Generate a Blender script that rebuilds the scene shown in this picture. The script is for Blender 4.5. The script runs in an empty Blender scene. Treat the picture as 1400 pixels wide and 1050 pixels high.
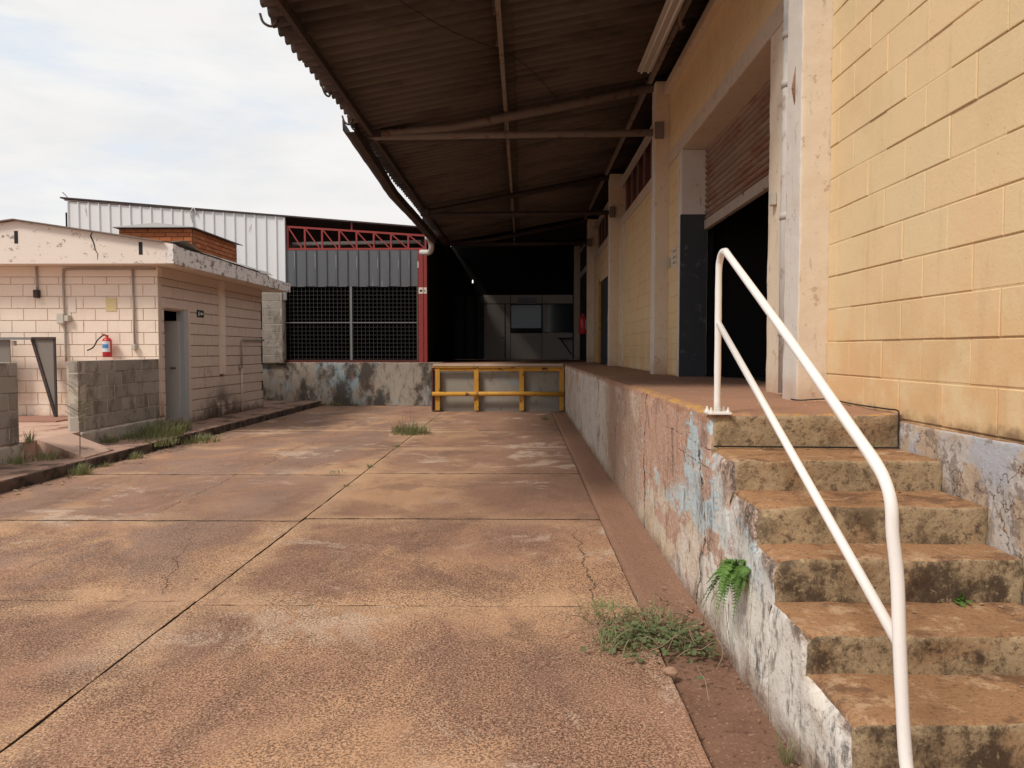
import bpy, bmesh, math, random
from mathutils import Vector, Matrix, noise as mn
S = bpy.context.scene
C = S.collection
rad = math.radians
E = 1.45                                   # eye height
# ------------------------------------------------------------------ camera
cam = bpy.data.objects.new('camera', bpy.data.cameras.new('camera'))
C.objects.link(cam); S.camera = cam
cam.location = (0, 0, E)
cam.rotation_euler = (rad(90 - 2.57), 0, rad(0.83))
cam.data.sensor_width = 36; cam.data.lens = 26.67
cam.data.clip_start = 0.05; cam.data.clip_end = 3000
# ------------------------------------------------------------------ world
SUN_EL, SUN_AZ = 50.0, 226.0               # azimuth clockwise from +Y
W = bpy.data.worlds.new('World'); S.world = W; W.use_nodes = True
nt = W.node_tree; nt.nodes.clear()
def wn(t, **k):
    n = nt.nodes.new(t)
    for a, b in k.items(): setattr(n, a, b)
    return n
sky = wn('ShaderNodeTexSky', sky_type='NISHITA', sun_disc=False)
sky.sun_elevation = rad(SUN_EL); sky.sun_rotation = rad(SUN_AZ); sky.dust_density = 3.0
geo = wn('ShaderNodeTexCoord')
def wnoise(scale, det, vs, loc=(0, 0, 0), rough=0.6):
    m = wn('ShaderNodeMapping'); m.inputs['Scale'].default_value = vs; m.inputs['Location'].default_value = loc
    n = wn('ShaderNodeTexNoise'); n.inputs['Scale'].default_value = scale; n.inputs['Detail'].default_value = det
    n.inputs['Roughness'].default_value = rough; n.inputs['Distortion'].default_value = 0.35
    nt.links.new(geo.outputs['Generated'], m.inputs[0]); nt.links.new(m.outputs[0], n.inputs['Vector'])
    return n.outputs['Fac']
def wramp(f, a, b):
    r = wn('ShaderNodeMapRange', interpolation_type='SMOOTHSTEP')
    r.inputs['From Min'].default_value = a; r.inputs['From Max'].default_value = b
    nt.links.new(f, r.inputs['Value']); return r.outputs[0]
def wmix(f, a, b):
    m = wn('ShaderNodeMix', data_type='RGBA')
    nt.links.new(f, m.inputs[0])
    for i, v in ((6, a), (7, b)):
        if hasattr(v, 'node'): nt.links.new(v, m.inputs[i])
        else: m.inputs[i].default_value = (*v, 1)
    return m.outputs[2]
big = wramp(wnoise(1.6, 6, (1, 1, 3.2)), 0.34, 0.66)
fine = wramp(wnoise(5.0, 8, (1, 1, 3.6), (3, 1, 2), 0.62), 0.32, 0.72)
cloudc = wmix(big, (5.6, 5.95, 6.35), (7.1, 6.9, 6.75))
cloudc = wmix(fine, cloudc, (7.35, 7.25, 7.15))
gap = wramp(wnoise(2.1, 7, (1, 1, 3.5), (7, 4, 1), 0.6), 0.52, 0.68)
blue = wmix(big, (5.5, 6.15, 6.9), (6.2, 6.6, 7.1))
cloudc = wmix(gap, cloudc, blue)
cov = wramp(wnoise(2.4, 6, (1, 1, 3), (9, 2, 5)), 0.05, 0.30)
finalc = wmix(cov, sky.outputs[0], cloudc)
bg = wn('ShaderNodeBackground'); bg.inputs['Strength'].default_value = 0.1
out = wn('ShaderNodeOutputWorld')
nt.links.new(finalc, bg.inputs['Color']); nt.links.new(bg.outputs[0], out.inputs[0])
# ------------------------------------------------------------------ sun
sl = bpy.data.lights.new('sun', 'SUN'); sl.energy = 2.1; sl.angle = rad(13); sl.color = (1.0, 0.92, 0.82)
so = bpy.data.objects.new('sun', sl); C.objects.link(so)
az = rad(SUN_AZ); el = rad(SUN_EL)
dirv = Vector((math.sin(az) * math.cos(el), math.cos(az) * math.cos(el), math.sin(el)))
so.rotation_euler = dirv.to_track_quat('Z', 'Y').to_euler(); so.location = (-5, -5, 12)
S.view_settings.view_transform = 'Standard'; S.view_settings.look = 'None'
S.view_settings.exposure = 0.36; S.view_settings.gamma = 1
S.view_settings.use_curve_mapping = False
S.render.engine = 'CYCLES'
# ------------------------------------------------------------------ materials
class MB:
    def __init__(s, name):
        s.m = bpy.data.materials.new(name); s.m.use_nodes = True
        s.t = s.m.node_tree; s.t.nodes.clear()
        s.g = s.t.nodes.new('ShaderNodeNewGeometry'); s.P = s.g.outputs['Position']; s._x = None
    def n(s, t, **k):
        n = s.t.nodes.new(t)
        for a, b in k.items(): setattr(n, a, b)
        return n
    def put(s, v, i):
        if hasattr(v, 'node'): s.t.links.new(v, i)
        elif isinstance(v, (tuple, list)):
            i.default_value = (*v, 1) if len(v) == 3 and len(i.default_value) == 4 else v
        else: i.default_value = v
    def noise(s, sc, det=4, vs=(1, 1, 1), off=0.0, r=0.6, dist=0.0, v=None):
        m = s.n('ShaderNodeMapping'); s.put(v or s.P, m.inputs[0])
        m.inputs['Scale'].default_value = vs; m.inputs['Location'].default_value = (off, off * 1.7, off * .6)
        n = s.n('ShaderNodeTexNoise'); s.put(m.outputs[0], n.inputs['Vector'])
        n.inputs['Scale'].default_value = sc; n.inputs['Detail'].default_value = det
        n.inputs['Roughness'].default_value = r; n.inputs['Distortion'].default_value = dist
        return n.outputs['Fac']
    def voro(s, sc, feat='F1', vs=(1, 1, 1)):
        m = s.n('ShaderNodeMapping'); s.put(s.P, m.inputs[0]); m.inputs['Scale'].default_value = vs
        n = s.n('ShaderNodeTexVoronoi', feature=feat); s.put(m.outputs[0], n.inputs['Vector'])
        n.inputs['Scale'].default_value = sc; return n.outputs['Distance']
    def st(s, v, a, b):
        r = s.n('ShaderNodeMapRange', interpolation_type='SMOOTHSTEP')
        s.put(v, r.inputs['Value'])
        if a > b: r.inputs['From Min'].default_value = b; r.inputs['From Max'].default_value = a; r.inputs['To Min'].default_value = 1; r.inputs['To Max'].default_value = 0
        else: r.inputs['From Min'].default_value = a; r.inputs['From Max'].default_value = b
        return r.outputs[0]
    def mix(s, f, a, b):
        m = s.n('ShaderNodeMix', data_type='RGBA'); s.put(f, m.inputs[0]); s.put(a, m.inputs[6]); s.put(b, m.inputs[7]); return m.outputs[2]
    def op(s, o, a, b=0.0):
        m = s.n('ShaderNodeMath', operation=o); s.put(a, m.inputs[0]); s.put(b, m.inputs[1]); return m.outputs[0]
    def mul(s, *a):
        r = a[0]
        for b in a[1:]: r = s.op('MULTIPLY', r, b)
        return r
    def xyz(s):
        if not s._x:
            n = s.n('ShaderNodeSeparateXYZ'); s.put(s.P, n.inputs[0]); s._x = n.outputs
        return s._x
    def rnd(s):
        return s.n('ShaderNodeObjectInfo').outputs['Random']
    def crack(s, a, b, slope=0.0, amp=0.1, w=0.006, sc=3, off=0.0):
        """thin line where coordinate a = b + slope*other, wandering"""
        nz = s.op('MULTIPLY', s.op('SUBTRACT', s.noise(sc, 6, off=off, r=.65), 0.5), amp * 4)
        d = s.op('ABSOLUTE', s.op('ADD', s.op('SUBTRACT', a, b), nz))
        return s.st(d, w, w * .4)
    def fin(s, col, rough=0.9, h=None, bs=0.4, bd=0.01, metal=0.0, spec=0.3):
        p = s.n('ShaderNodeBsdfPrincipled'); o = s.n('ShaderNodeOutputMaterial')
        s.put(col, p.inputs['Base Color']); s.put(rough, p.inputs['Roughness']); p.inputs['Metallic'].default_value = metal
        p.inputs['Specular IOR Level'].default_value = spec
        if h is not None:
            b = s.n('ShaderNodeBump'); b.inputs['Strength'].default_value = bs; b.inputs['Distance'].default_value = bd
            s.put(h, b.inputs['Height']); s.t.links.new(b.outputs[0], p.inputs['Normal'])
        s.t.links.new(p.outputs[0], o.inputs[0]); return s.m
M = {}
def simple(name, c, rough=.7, var=.25, sc=6, metal=0, dirt=None, dsc=3, da=.5, db=.7, bs=.25, vs=(1, 1, 1), spec=.3):
    b = MB(name); n = b.noise(sc, 5, vs)
    col = b.mix(n, tuple(x * (1 - var) for x in c), tuple(min(1, x * (1 + var)) for x in c))
    if dirt: col = b.mix(b.st(b.noise(dsc, 7, vs, off=4, r=.65), da, db), col, dirt)
    M[name] = b.fin(col, rough, b.noise(sc * 8, 4), bs, .004, metal, spec); return M[name]
# ground concrete stained by red earth
def ground_mat():
    b = MB('stained_concrete'); X, Y, Z = b.xyz()
    base = b.mix(b.st(b.noise(.9, 8, (1, .6, 1), dist=.4, r=.66), .38, .62), (.41, .225, .135), (.28, .15, .10))
    base = b.mix(b.mul(b.st(b.noise(.8, 8, (1, .6, 1), off=11, r=.68, dist=.5), .47, .60), .75), base, (.60, .355, .195))
    # sandy dust collected along the slab edges
    dj = b.op('ABSOLUTE', b.op('ADD', X, 1.885))
    for jy in (4.26, 6.4, 8.78, 11.1, 13.5):
        dj = b.op('MINIMUM', dj, b.op('ABSOLUTE', b.op('SUBTRACT', Y, jy)))
    edg = b.st(b.op('ADD', dj, b.mul(b.op('SUBTRACT', b.noise(1.6, 8, off=66, r=.68), .5), 1.1)), .30, .04)
    base = b.mix(b.mul(edg, .7), base, (.62, .39, .225))
    rnd = b.rnd(); base = b.mix(b.op('MULTIPLY', rnd, .3), base, (.33, .20, .145))
    # greyish purple worn zone on the far left slabs
    zl = b.mul(b.st(X, -1.7, -2.6), b.st(b.noise(1.1, 8, (1, .6, 1), off=3, dist=.4, r=.66), .43, .58))
    base = b.mix(b.op('MULTIPLY', zl, .8), base, (.27, .175, .14))
    # reddish darkening under the canopy, its shade painted into the slab colour
    zr = b.mul(b.st(b.op('ADD', X, b.mul(b.noise(1.2, 6, off=44), .8)), -.7, .3), b.st(Y, 5.0, 7.5), .72)
    base = b.mix(zr, base, (.215, .115, .085))
    dk = b.mul(b.st(b.noise(1.1, 9, (1, .6, 1), off=23, dist=.5, r=.7), .52, .62), .6)
    base = b.mix(dk, base, (.19, .11, .08))
    # pale scoured streaks running across
    stk = b.mul(b.st(b.noise(1.6, 10, (.7, .8, 1), off=7, r=.76, dist=.6), .53, .61), b.st(b.noise(.35, 2, off=2), .42, .55))
    base = b.mix(b.op('MULTIPLY', stk, .7), base, (.62, .48, .37))
    # exposed aggregate pits
    nearf = b.st(Y, 9.5, 4.0)
    pit = b.st(b.noise(88, 3, r=.8), .492, .535)
    pm = b.st(b.noise(1.3, 4, off=31), .33, .55)
    pitm = b.mul(pit, b.op('ADD', b.op('MULTIPLY', pm, .5), .35), b.op('ADD', b.op('MULTIPLY', nearf, .6), .4))
    base = b.mix(pitm, base, (.085, .042, .028))
    grit = b.st(b.noise(110, 3, off=5, r=.8), .54, .62)
    base = b.mix(b.op('MULTIPLY', grit, .6), base, (.66, .47, .34))
    crk = b.op('ADD', b.mul(b.crack(X, .42, amp=.10, w=.006, sc=1.3, off=2), b.st(Y, 4.2, 4.4), b.st(Y, 6.4, 6.0)), b.mul(b.crack(b.op('ADD', X, b.mul(Y, .25)), -1.1, amp=.12, w=.005, sc=1.1, off=12), b.st(Y, 4.3, 4.5), b.st(Y, 6.4, 5.2)))
    crk = b.op('ADD', crk, b.mul(b.crack(X, -3.3, amp=.14, w=.006, sc=.9, off=22), b.st(Y, 6.4, 6.6)))
    base = b.mix(b.mul(b.op('MINIMUM', crk, 1.0), .85), base, (.05, .03, .022))
    blk = b.mul(b.st(b.noise(9, 5, off=41, r=.7), .66, .75), .5)
    base = b.mix(blk, base, (.1, .06, .05))
    h = b.op('SUBTRACT', b.op('MULTIPLY', b.noise(30, 5), .5), b.op('MULTIPLY', pitm, .6))
    M['ground'] = b.fin(base, .95, h, .6, .006, spec=.15)
ground_mat()
def earth_mat():
    b = MB('red_earth')
    c = b.mix(b.noise(6, 7, r=.7), (.17, .09, .06), (.36, .205, .14))
    c = b.mix(b.mul(b.st(b.noise(60, 4), .56, .68), .7), c, (.40, .25, .17))
    c = b.mix(b.mul(b.st(b.noise(34, 5, off=3), .58, .66), .7), c, (.075, .042, .03))
    Xs, Ys, Zs = b.xyz(); fy = b.mul(b.st(Ys, 3.75, 4.3), b.st(Zs, -.2, -.1)); gc = b.mix(b.noise(1.4, 8, (1, .5, 1), r=.66), (.27, .15, .105), (.42, .245, .16)); gc = b.mix(b.mul(b.st(b.noise(88, 3, r=.8), .51, .56), .5), gc, (.11, .06, .045)); c = b.mix(fy, c, gc)
    M['earth'] = b.fin(c, 1, b.noise(25, 8, r=.75), 1.0, .02, spec=.1)
earth_mat()
def painted_block(name, c, c2, warm, zbase, rows=True):
    b = MB(name); X, Y, Z = b.xyz()
    col = b.mix(b.noise(1.2, 4), c, c2)
    col = b.mix(b.mul(b.rnd(), .3), col, warm)
    col = b.mix(b.mul(b.st(b.noise(2.5, 6, (1, 1, .5), off=5), .55, .75), .35), col, warm)
    low = b.mul(b.st(Z, zbase + 1.0, zbase), b.st(b.noise(2.2, 7, off=9, r=.65), .36, .56))
    col = b.mix(b.mul(low, .8), col, tuple(x * y for x, y in zip(warm, (.9, .82, .72))))
    blot = b.st(b.noise(1.7, 8, (1, 1, .8), off=19, r=.66), .50, .64); col = b.mix(b.mul(blot, .3), col, tuple(x * y for x, y in zip(c, (.78, .76, .72))))
    drip = b.mul(b.st(b.noise(9, 6, (1, 1, .1), off=29, r=.7), .56, .68), .22); col = b.mix(drip, col, tuple(x * .6 for x in c))
    splash = b.mul(b.st(b.op('ADD', Z, b.op('MULTIPLY', b.noise(7, 7, r=.7), .22)), zbase + .16, zbase + .07), .8)
    col = b.mix(splash, col, (.14, .075, .045))
    sp = b.mul(b.st(b.noise(70, 2), .67, .73), .5)
    col = b.mix(sp, col, tuple(x * .45 for x in c))
    M[name] = b.fin(col, .85, b.op('ADD', b.noise(55, 5, r=.7), b.mul(b.noise(9, 3), 1.2)), .5, .004, spec=.2)
painted_block('yellow_block', (.78, .60, .35), (.69, .56, .345), (.78, .52, .29), 1.1)
painted_block('yellow_mortar', (.64, .48, .28), (.55, .42, .25), (.6, .42, .25), 1.1)
painted_block('peach_block', (.83, .71, .60), (.79, .67, .565), (.76, .61, .50), .34)
painted_block('peach_mortar', (.70, .56, .46), (.62, .50, .41), (.5, .38, .3), .34)
def damp_peach():
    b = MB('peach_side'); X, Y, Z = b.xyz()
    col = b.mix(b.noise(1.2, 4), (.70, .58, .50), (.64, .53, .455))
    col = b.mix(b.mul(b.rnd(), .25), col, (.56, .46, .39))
    # mould rising above the pavement below the broken downpipe
    dy = b.op('ABSOLUTE', b.op('SUBTRACT', Y, 15.1))
    a = b.st(b.op('ADD', b.op('MULTIPLY', dy, .42), Z), 1.0, .35)
    mould = b.mul(a, b.st(b.noise(2.6, 8, off=2, r=.7), .36, .55))
    col = b.mix(b.mul(mould, .92), col, (.06, .045, .035))
    up = b.mul(b.st(b.op('ABSOLUTE', b.op('SUBTRACT', Y, 14.4)), .45, .05), b.st(Z, 1.6, .7), b.st(b.noise(4, 7, off=8, r=.7), .45, .62))
    col = b.mix(b.mul(up, .6), col, (.15, .11, .09))
    low = b.st(b.op('ADD', Z, b.op('MULTIPLY', b.noise(5, 6, r=.7), .5)), .58, .36)
    col = b.mix(b.mul(low, .75), col, (.13, .08, .055))
    M['peach_side'] = b.fin(col, .85, b.noise(50, 5, r=.7), .5, .004, spec=.2)
damp_peach()
def grey_block():
    b = MB('bare_block')
    c = b.mix(b.noise(2.2, 6), (.32, .285, .25), (.53, .47, .41))
    c = b.mix(b.mul(b.rnd(), .45), c, (.15, .125, .105))
    c = b.mix(b.mul(b.st(b.noise(3, 8, (1, 1, .6), off=6, r=.7), .5, .63), .6), c, (.10, .083, .07))
    c = b.mix(b.mul(b.st(b.noise(80, 3), .58, .7), .5), c, (.36, .31, .27))
    M['bare_block'] = b.fin(c, .95, b.noise(60, 6, r=.8), .9, .008, spec=.1)
    b = MB('bare_mortar')
    c = b.mix(b.noise(5, 6), (.42, .365, .305), (.62, .54, .455))
    c = b.mix(b.mul(b.st(b.noise(3, 8, off=6, r=.7), .5, .65), .6), c, (.07, .055, .045))
    M['bare_mortar'] = b.fin(c, .95, b.noise(50, 6, r=.8), .9, .008, spec=.1)
grey_block()
def plaster(name, c, chip=(.42, .23, .14), grime=(.2, .15, .12), wear=.62):
    b = MB(name); X, Y, Z = b.xyz()
    col = b.mix(b.noise(1.5, 5, (1, 1, .5)), tuple(x * .88 for x in c), tuple(min(1, x * 1.08) for x in c))
    col = b.mix(b.mul(b.st(b.noise(1.6, 5, off=3), .5, .7), .5), col, (c[0] * .95, c[1] * .8, c[2] * .62))
    ch = b.st(b.noise(7, 8, off=12, r=.72), wear, wear + .025)
    col = b.mix(b.mul(ch, .8), col, chip)
    col = b.mix(b.mul(b.st(b.noise(18, 8, (1, 1, .25), off=6, r=.7), .57, .7), .45), col, grime)
    col = b.mix(b.mul(b.st(b.noise(45, 3, off=1), .69, .73), .7), col, (.12, .08, .06))
    low = b.mul(b.st(b.op('ADD', Z, b.op('MULTIPLY', b.noise(6, 6), .4)), 1.6, 1.25), .6)
    col = b.mix(low, col, (.45, .27, .17))
    h = b.op('SUBTRACT', b.noise(22, 7, r=.65), b.op('MULTIPLY', ch, .8))
    M[name] = b.fin(col, .85, h, .5, .006, spec=.2)
plaster('pillar_paint', (.70, .59, .46), (.52, .37, .27), wear=.60); plaster('pillar_side', (.68, .63, .57), (.45, .36, .3), wear=.61); plaster('lintel_paint', (.62, .53, .43), (.45, .35, .28), wear=.60)
def fascia(name, c, amt):
    b = MB(name); X, Y, Z = b.xyz()
    col = b.mix(b.noise(1.1, 5), c, tuple(x * .88 for x in c))
    col = b.mix(b.mul(b.st(b.noise(9, 9, (.7, .7, 1), off=5, r=.75), amt, amt + .06), .85), col, (.11, .09, .08))
    col = b.mix(b.mul(b.st(b.noise(2.2, 8, off=15, r=.72), amt + .02, amt + .14), .6), col, (.22, .18, .16))
    M[name] = b.fin(col, .9, b.noise(30, 7, r=.7), .5, .01, spec=.15)
fascia('fascia_front', (.80, .71, .63), .58); fascia('fascia_side', (.80, .74, .70), .525)
def wet_wall():
    """dock wall: layers of white, pale blue and pink plaster peeling off"""
    b = MB('peeling_paint'); X, Y, Z = b.xyz()
    V = (1, .5, .85)
    col = b.mix(b.noise(2.2, 6, V), (.50, .43, .35), (.66, .60, .52))
    tan = b.st(b.noise(1.7, 6, V, off=5), .45, .62); col = b.mix(b.mul(tan, .75), col, (.45, .32, .22))
    # clean white lime coat low down near the stairs
    near = b.mul(b.st(Y, 5.6, 4.2), b.st(b.op('ADD', Z, b.mul(b.noise(2.5, 5, off=2), .5)), 1.0, .6))
    col = b.mix(b.mul(near, b.st(b.noise(2.4, 7, V, off=17), .62, .5)), col, (.76, .72, .66))
    och = b.mul(b.st(b.op('ABSOLUTE', b.op('SUBTRACT', Y, 5.2)), 1.3, .7), b.st(b.noise(2.0, 8, V, off=83, r=.66), .45, .52)); col = b.mix(b.mul(och, .7), col, (.62, .48, .31))
    # upper band
    up = b.st(b.op('ADD', Z, b.mul(b.noise(1.8, 6, off=8), .9)), .9, 1.08)
    upn = b.mul(up, b.st(Y, 6.8, 5.6))
    bl = b.mul(b.st(b.noise(2.6, 8, V, off=21, r=.66, dist=.2), .46, .48), b.st(Y, 6.1, 5.3))
    col = b.mix(b.mul(upn, .9), col, (.62, .63, .62))
    blz = b.mul(bl, b.st(Y, 3.0, 3.35), b.st(b.op('ADD', Z, b.mul(b.noise(2.2, 5, V, off=91), .8)), .75, 1.0))
    col = b.mix(b.mul(blz, .9), col, (.47, .62, .68))
    # bare pink render
    pkz = b.mul(b.st(b.op('ABSOLUTE', b.op('SUBTRACT', b.op('ADD', Y, b.mul(b.op('SUBTRACT', b.noise(2.4, 8, V, off=37, r=.7), .5), 2.2)), 5.45)), .95, .85), b.st(b.op('ADD', Z, b.mul(b.op('SUBTRACT', Y, 5.3), .25)), .35, .55))
    pk = b.mul(b.st(b.noise(2.1, 8, V, off=33, r=.66, dist=.2), .41, .43), b.op('ADD', b.mul(pkz, .85), b.mul(b.st(Y, 3.6, 4.2), .15)))
    pinkc = b.mix(b.noise(26, 6, r=.75), (.36, .20, .14), (.66, .43, .32))
    col = b.mix(pk, col, pinkc)
    pk2 = b.mul(b.st(b.noise(2.9, 8, V, off=53, r=.68), .56, .575), b.st(Y, 3.2, 3.8)); col = b.mix(b.mul(pk2, .9), col, pinkc)
    # brown mud zone further on
    br = b.mul(b.st(b.op('ABSOLUTE', b.op('SUBTRACT', Y, 7.6)), 1.8, .7), b.st(b.noise(1.8, 8, V, off=4, r=.66), .38, .5))
    col = b.mix(b.mul(br, .85), col, (.33, .205, .14))
    # far end: grey white with pink
    far = b.mul(b.st(Y, 8.5, 10.5), b.st(b.noise(1.8, 9, V, off=71, r=.68), .46, .50)); col = b.mix(b.mul(far, .8), col, (.60, .56, .51))
    # dark vertical streaks, mould
    stk = b.mul(b.st(b.noise(13, 8, (1, .6, .25), off=9, r=.7), .53, .62), b.st(b.noise(1.2, 4, off=3), .4, .55))
    col = b.mix(b.mul(stk, .65), col, (.13, .095, .075))
    mo = b.mul(b.st(b.noise(7, 9, (1, 1, .45), off=61, r=.75), .53, .60), b.op('ADD', b.mul(b.st(Y, 4.3, 2.6), .6), .3)); col = b.mix(b.mul(mo, .85), col, (.09, .08, .075))
    # black edge band following the flight of steps
    diag = b.op('SUBTRACT', b.op('SUBTRACT', b.op('MULTIPLY', Y, .381), Z), .47)     # ~0 along the nosing line
    dist = b.op('ABSOLUTE', b.op('ADD', diag, b.mul(b.op('SUBTRACT', b.noise(6, 7, r=.7), .5), .3)))
    ed = b.mul(b.st(dist, .17, .07), b.st(Y, 4.0, 3.4), b.st(b.noise(12, 9, (1, 1, .4), off=77, r=.8), .42, .54))
    rubble = b.mul(b.st(dist, .15, .09), b.st(Y, 4.0, 3.7)); col = b.mix(rubble, col, b.mix(b.st(b.noise(34, 6, r=.8, off=6), .4, .6), (.16, .10, .08), (.56, .42, .33)))
    col = b.mix(b.mul(ed, .85), col, (.10, .08, .07))
    # mud splash at the foot, worn lip at the top
    ft = b.st(b.op('ADD', Z, b.mul(b.noise(5, 7, r=.7), .22)), .24, .1); col = b.mix(b.mul(ft, .75), col, (.22, .125, .085))
    lip = b.mul(b.st(b.op('ADD', Z, b.mul(b.noise(9, 7, r=.7), .16)), 1.13, 1.17), b.st(Y, 3.8, 4.1)); col = b.mix(b.mul(lip, .85), col, (.33, .17, .10))
    c1 = b.mul(b.crack(Y, 4.16, amp=.16, w=.010, sc=1.7), b.st(Z, 1.0, .85))
    c2 = b.mul(b.crack(Y, 6.1, amp=.15, w=.014, sc=1.5, off=3), 1.0)
    c3 = b.mul(b.crack(Y, 9.9, amp=.12, w=.02, sc=1.5, off=13), 1.0)
    c4 = b.mul(b.crack(Z, .93, amp=.012, w=.003, sc=1.5, off=1), b.st(Y, 5.3, 5), b.st(Y, 3.9, 4.0), b.st(b.noise(5, 3, off=6), .45, .5))
    c5 = b.mul(b.crack(Z, .83, amp=.012, w=.003, sc=1.5, off=6), b.st(Y, 4.9, 4.7), b.st(Y, 3.9, 4.0), b.st(b.noise(5, 3, off=16), .45, .5))
    fn = b.noise(48, 6, (1, .6, 1), r=.8, off=19); col = b.mix(b.mul(b.st(fn, .54, .62), .5), col, (.16, .11, .085)); col = b.mix(b.mul(b.st(fn, .46, .38), .4), col, (.80, .74, .66))
    cr = b.op('MINIMUM', b.op('ADD', b.op('ADD', b.op('ADD', c1, c2), c3), b.op('ADD', c4, c5)), 1.0)
    col = b.mix(b.mul(cr, .9), col, (.04, .03, .025))
    h = b.op('SUBTRACT', b.op('ADD', b.mul(b.noise(35, 7, r=.75), .8), b.mul(bl, .3)), b.op('ADD', b.mul(cr, 1.5), b.mul(pk, .6)))
    M['peeling'] = b.fin(col, .92, h, .8, .012, spec=.15)
wet_wall()
def plinth_m():
    b = MB('plinth_paint'); X, Y, Z = b.xyz()
    col = b.mix(b.noise(2.5, 7, r=.65), (.46, .42, .38), (.64, .60, .57))
    col = b.mix(b.mul(b.st(b.noise(3.5, 8, off=5, r=.66, dist=.3), .48, .53), .8), col, (.50, .36, .24))
    col = b.mix(b.mul(b.st(b.noise(2.6, 7, off=15, r=.68), .53, .57), b.st(Z, .75, .95), .65), col, (.42, .46, .54))
    col = b.mix(b.mul(b.st(b.noise(6, 9, off=25, r=.75), .53, .6), .75), col, (.22, .17, .14))
    col = b.mix(b.mul(b.st(b.noise(12, 8, (1, 1, .25), off=35, r=.7), .5, .62), b.st(Z, 1.05, .7), .6), col, (.14, .12, .11))
    cr = b.st(b.op('ABSOLUTE', b.op('SUBTRACT', b.noise(2.2, 6, off=3, r=.6), .5)), .006, .002)
    col = b.mix(b.mul(cr, .8), col, (.08, .05, .04))
    M['plinth'] = b.fin(col, .9, b.noise(26, 8, r=.75), .8, .012, spec=.15)
plinth_m()
def end_wall():
    b = MB('mouldy_plaster'); V = (1, 1, .6)
    col = b.mix(b.noise(1.5, 6, V), (.42, .37, .31), (.30, .25, .21))
    col = b.mix(b.st(b.noise(1.2, 5, V, off=4), .52, .62), col, (.30, .37, .40))
    col = b.mix(b.mul(b.st(b.noise(1.6, 8, V, off=8, r=.7), .47, .60), .9), col, (.055, .045, .038))
    col = b.mix(b.mul(b.st(b.noise(2.2, 7, V, off=28, r=.6), .55, .68), .6), col, (.28, .16, .11))
    col = b.mix(b.mul(b.st(b.noise(9, 7, (1, 1, .3), off=18, r=.7), .5, .68), .7), col, (.09, .07, .055))
    M['mouldy'] = b.fin(col, .92, b.noise(30, 7, r=.7), .7, .01, spec=.15)
    b = MB('panel_concrete')
    col = b.mix(b.noise(1.8, 6, (1, 1, .5)), (.36, .33, .28), (.27, .25, .22))
    col = b.mix(b.mul(b.st(b.noise(1.1, 4, off=9), .54, .66), .8), col, (.25, .34, .38))
    col = b.mix(b.mul(b.st(b.noise(5, 8, (1, 1, .5), off=2, r=.7), .55, .7), .6), col, (.14, .11, .09))
    M['panel_concrete'] = b.fin(col, .9, b.noise(30, 6), .4, .006, spec=.15)
end_wall()
def steps_mats():
    b = MB('worn_tread')
    c = b.mix(b.noise(2.6, 7, r=.65), (.25, .135, .07), (.46, .265, .14))
    c = b.mix(b.mul(b.st(b.noise(4, 9, (1, 1.2, 1), off=3, r=.75), .5, .6), .7), c, (.13, .07, .045))
    c = b.mix(b.mul(b.st(b.noise(5, 9, (1, 1, 1), off=9, r=.74), .52, .62), .7), c, (.55, .38, .24))
    c = b.mix(b.mul(b.st(b.noise(90, 3), .58, .7), .45), c, (.08, .045, .03))
    c = b.mix(b.mul(b.st(b.noise(55, 6, off=48, r=.8), .52, .58), .45), c, (.14, .075, .045))
    M['tread'] = b.fin(c, .95, b.noise(38, 8, r=.75), .9, .008, spec=.12)
    b = MB('mouldy_riser'); X, Y, Z = b.xyz()
    c = b.mix(b.noise(2.0, 6), (.46, .34, .205), (.36, .27, .17))
    c = b.mix(b.mul(b.st(b.noise(3.2, 6, off=14), .52, .62), .6), c, (.30, .17, .09))
    m1 = b.st(b.noise(3.4, 12, (1, 1, .8), off=21, r=.76, dist=.1), .45, .58)
    amt = b.op('ADD', b.mul(b.st(Z, .95, .5), .5), .42)
    c = b.mix(b.mul(m1, amt), c, (.062, .042, .03))
    c = b.mix(b.mul(b.st(b.noise(14, 8, off=8, r=.75), .54, .62), .7), c, (.07, .045, .033))
    c = b.mix(b.mul(b.st(b.noise(5, 7, off=38, r=.7), .58, .66), .5), c, (.40, .31, .2))
    c = b.mix(b.mul(b.st(b.noise(46, 6, off=48, r=.8), .53, .6), .6), c, (.10, .065, .04))
    c = b.mix(b.mul(b.st(b.noise(30, 7, off=58, r=.8), .56, .62), .4), c, (.60, .46, .27))
    M['riser'] = b.fin(c, .93, b.noise(30, 8, r=.75), .9, .009, spec=.12)
    b = MB('dock_floor'); X, Y, Z = b.xyz()
    c = b.mix(b.noise(1.6, 6), (.25, .135, .09), (.42, .24, .155))
    c = b.mix(b.mul(b.st(b.noise(40, 5, r=.7), .56, .68), .4), c, (.36, .24, .17))
    nz = b.mul(b.noise(7, 7, r=.7), .10)
    e1 = b.mul(b.st(b.op('ADD', X, nz), 1.135, 1.115), b.st(Y, 7.6, 5.8))
    e2 = b.st(b.op('ADD', Y, nz), 4.06, 4.03)
    yl = b.op('MINIMUM', b.op('ADD', e1, e2), 1.0)
    c = b.mix(b.mul(yl, b.st(b.noise(9, 9, r=.78, off=3), .56, .47), .9), c, (.50, .28, .08))
    M['dock_floor'] = b.fin(c, .93, b.noise(30, 7, r=.7), .6, .006, spec=.15)
steps_mats()
simple('white_rail', (.82, .79, .76), .38, .04, 4, spec=.5, bs=.1, dirt=(.46, .36, .29), dsc=7, da=.64, db=.76)
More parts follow.
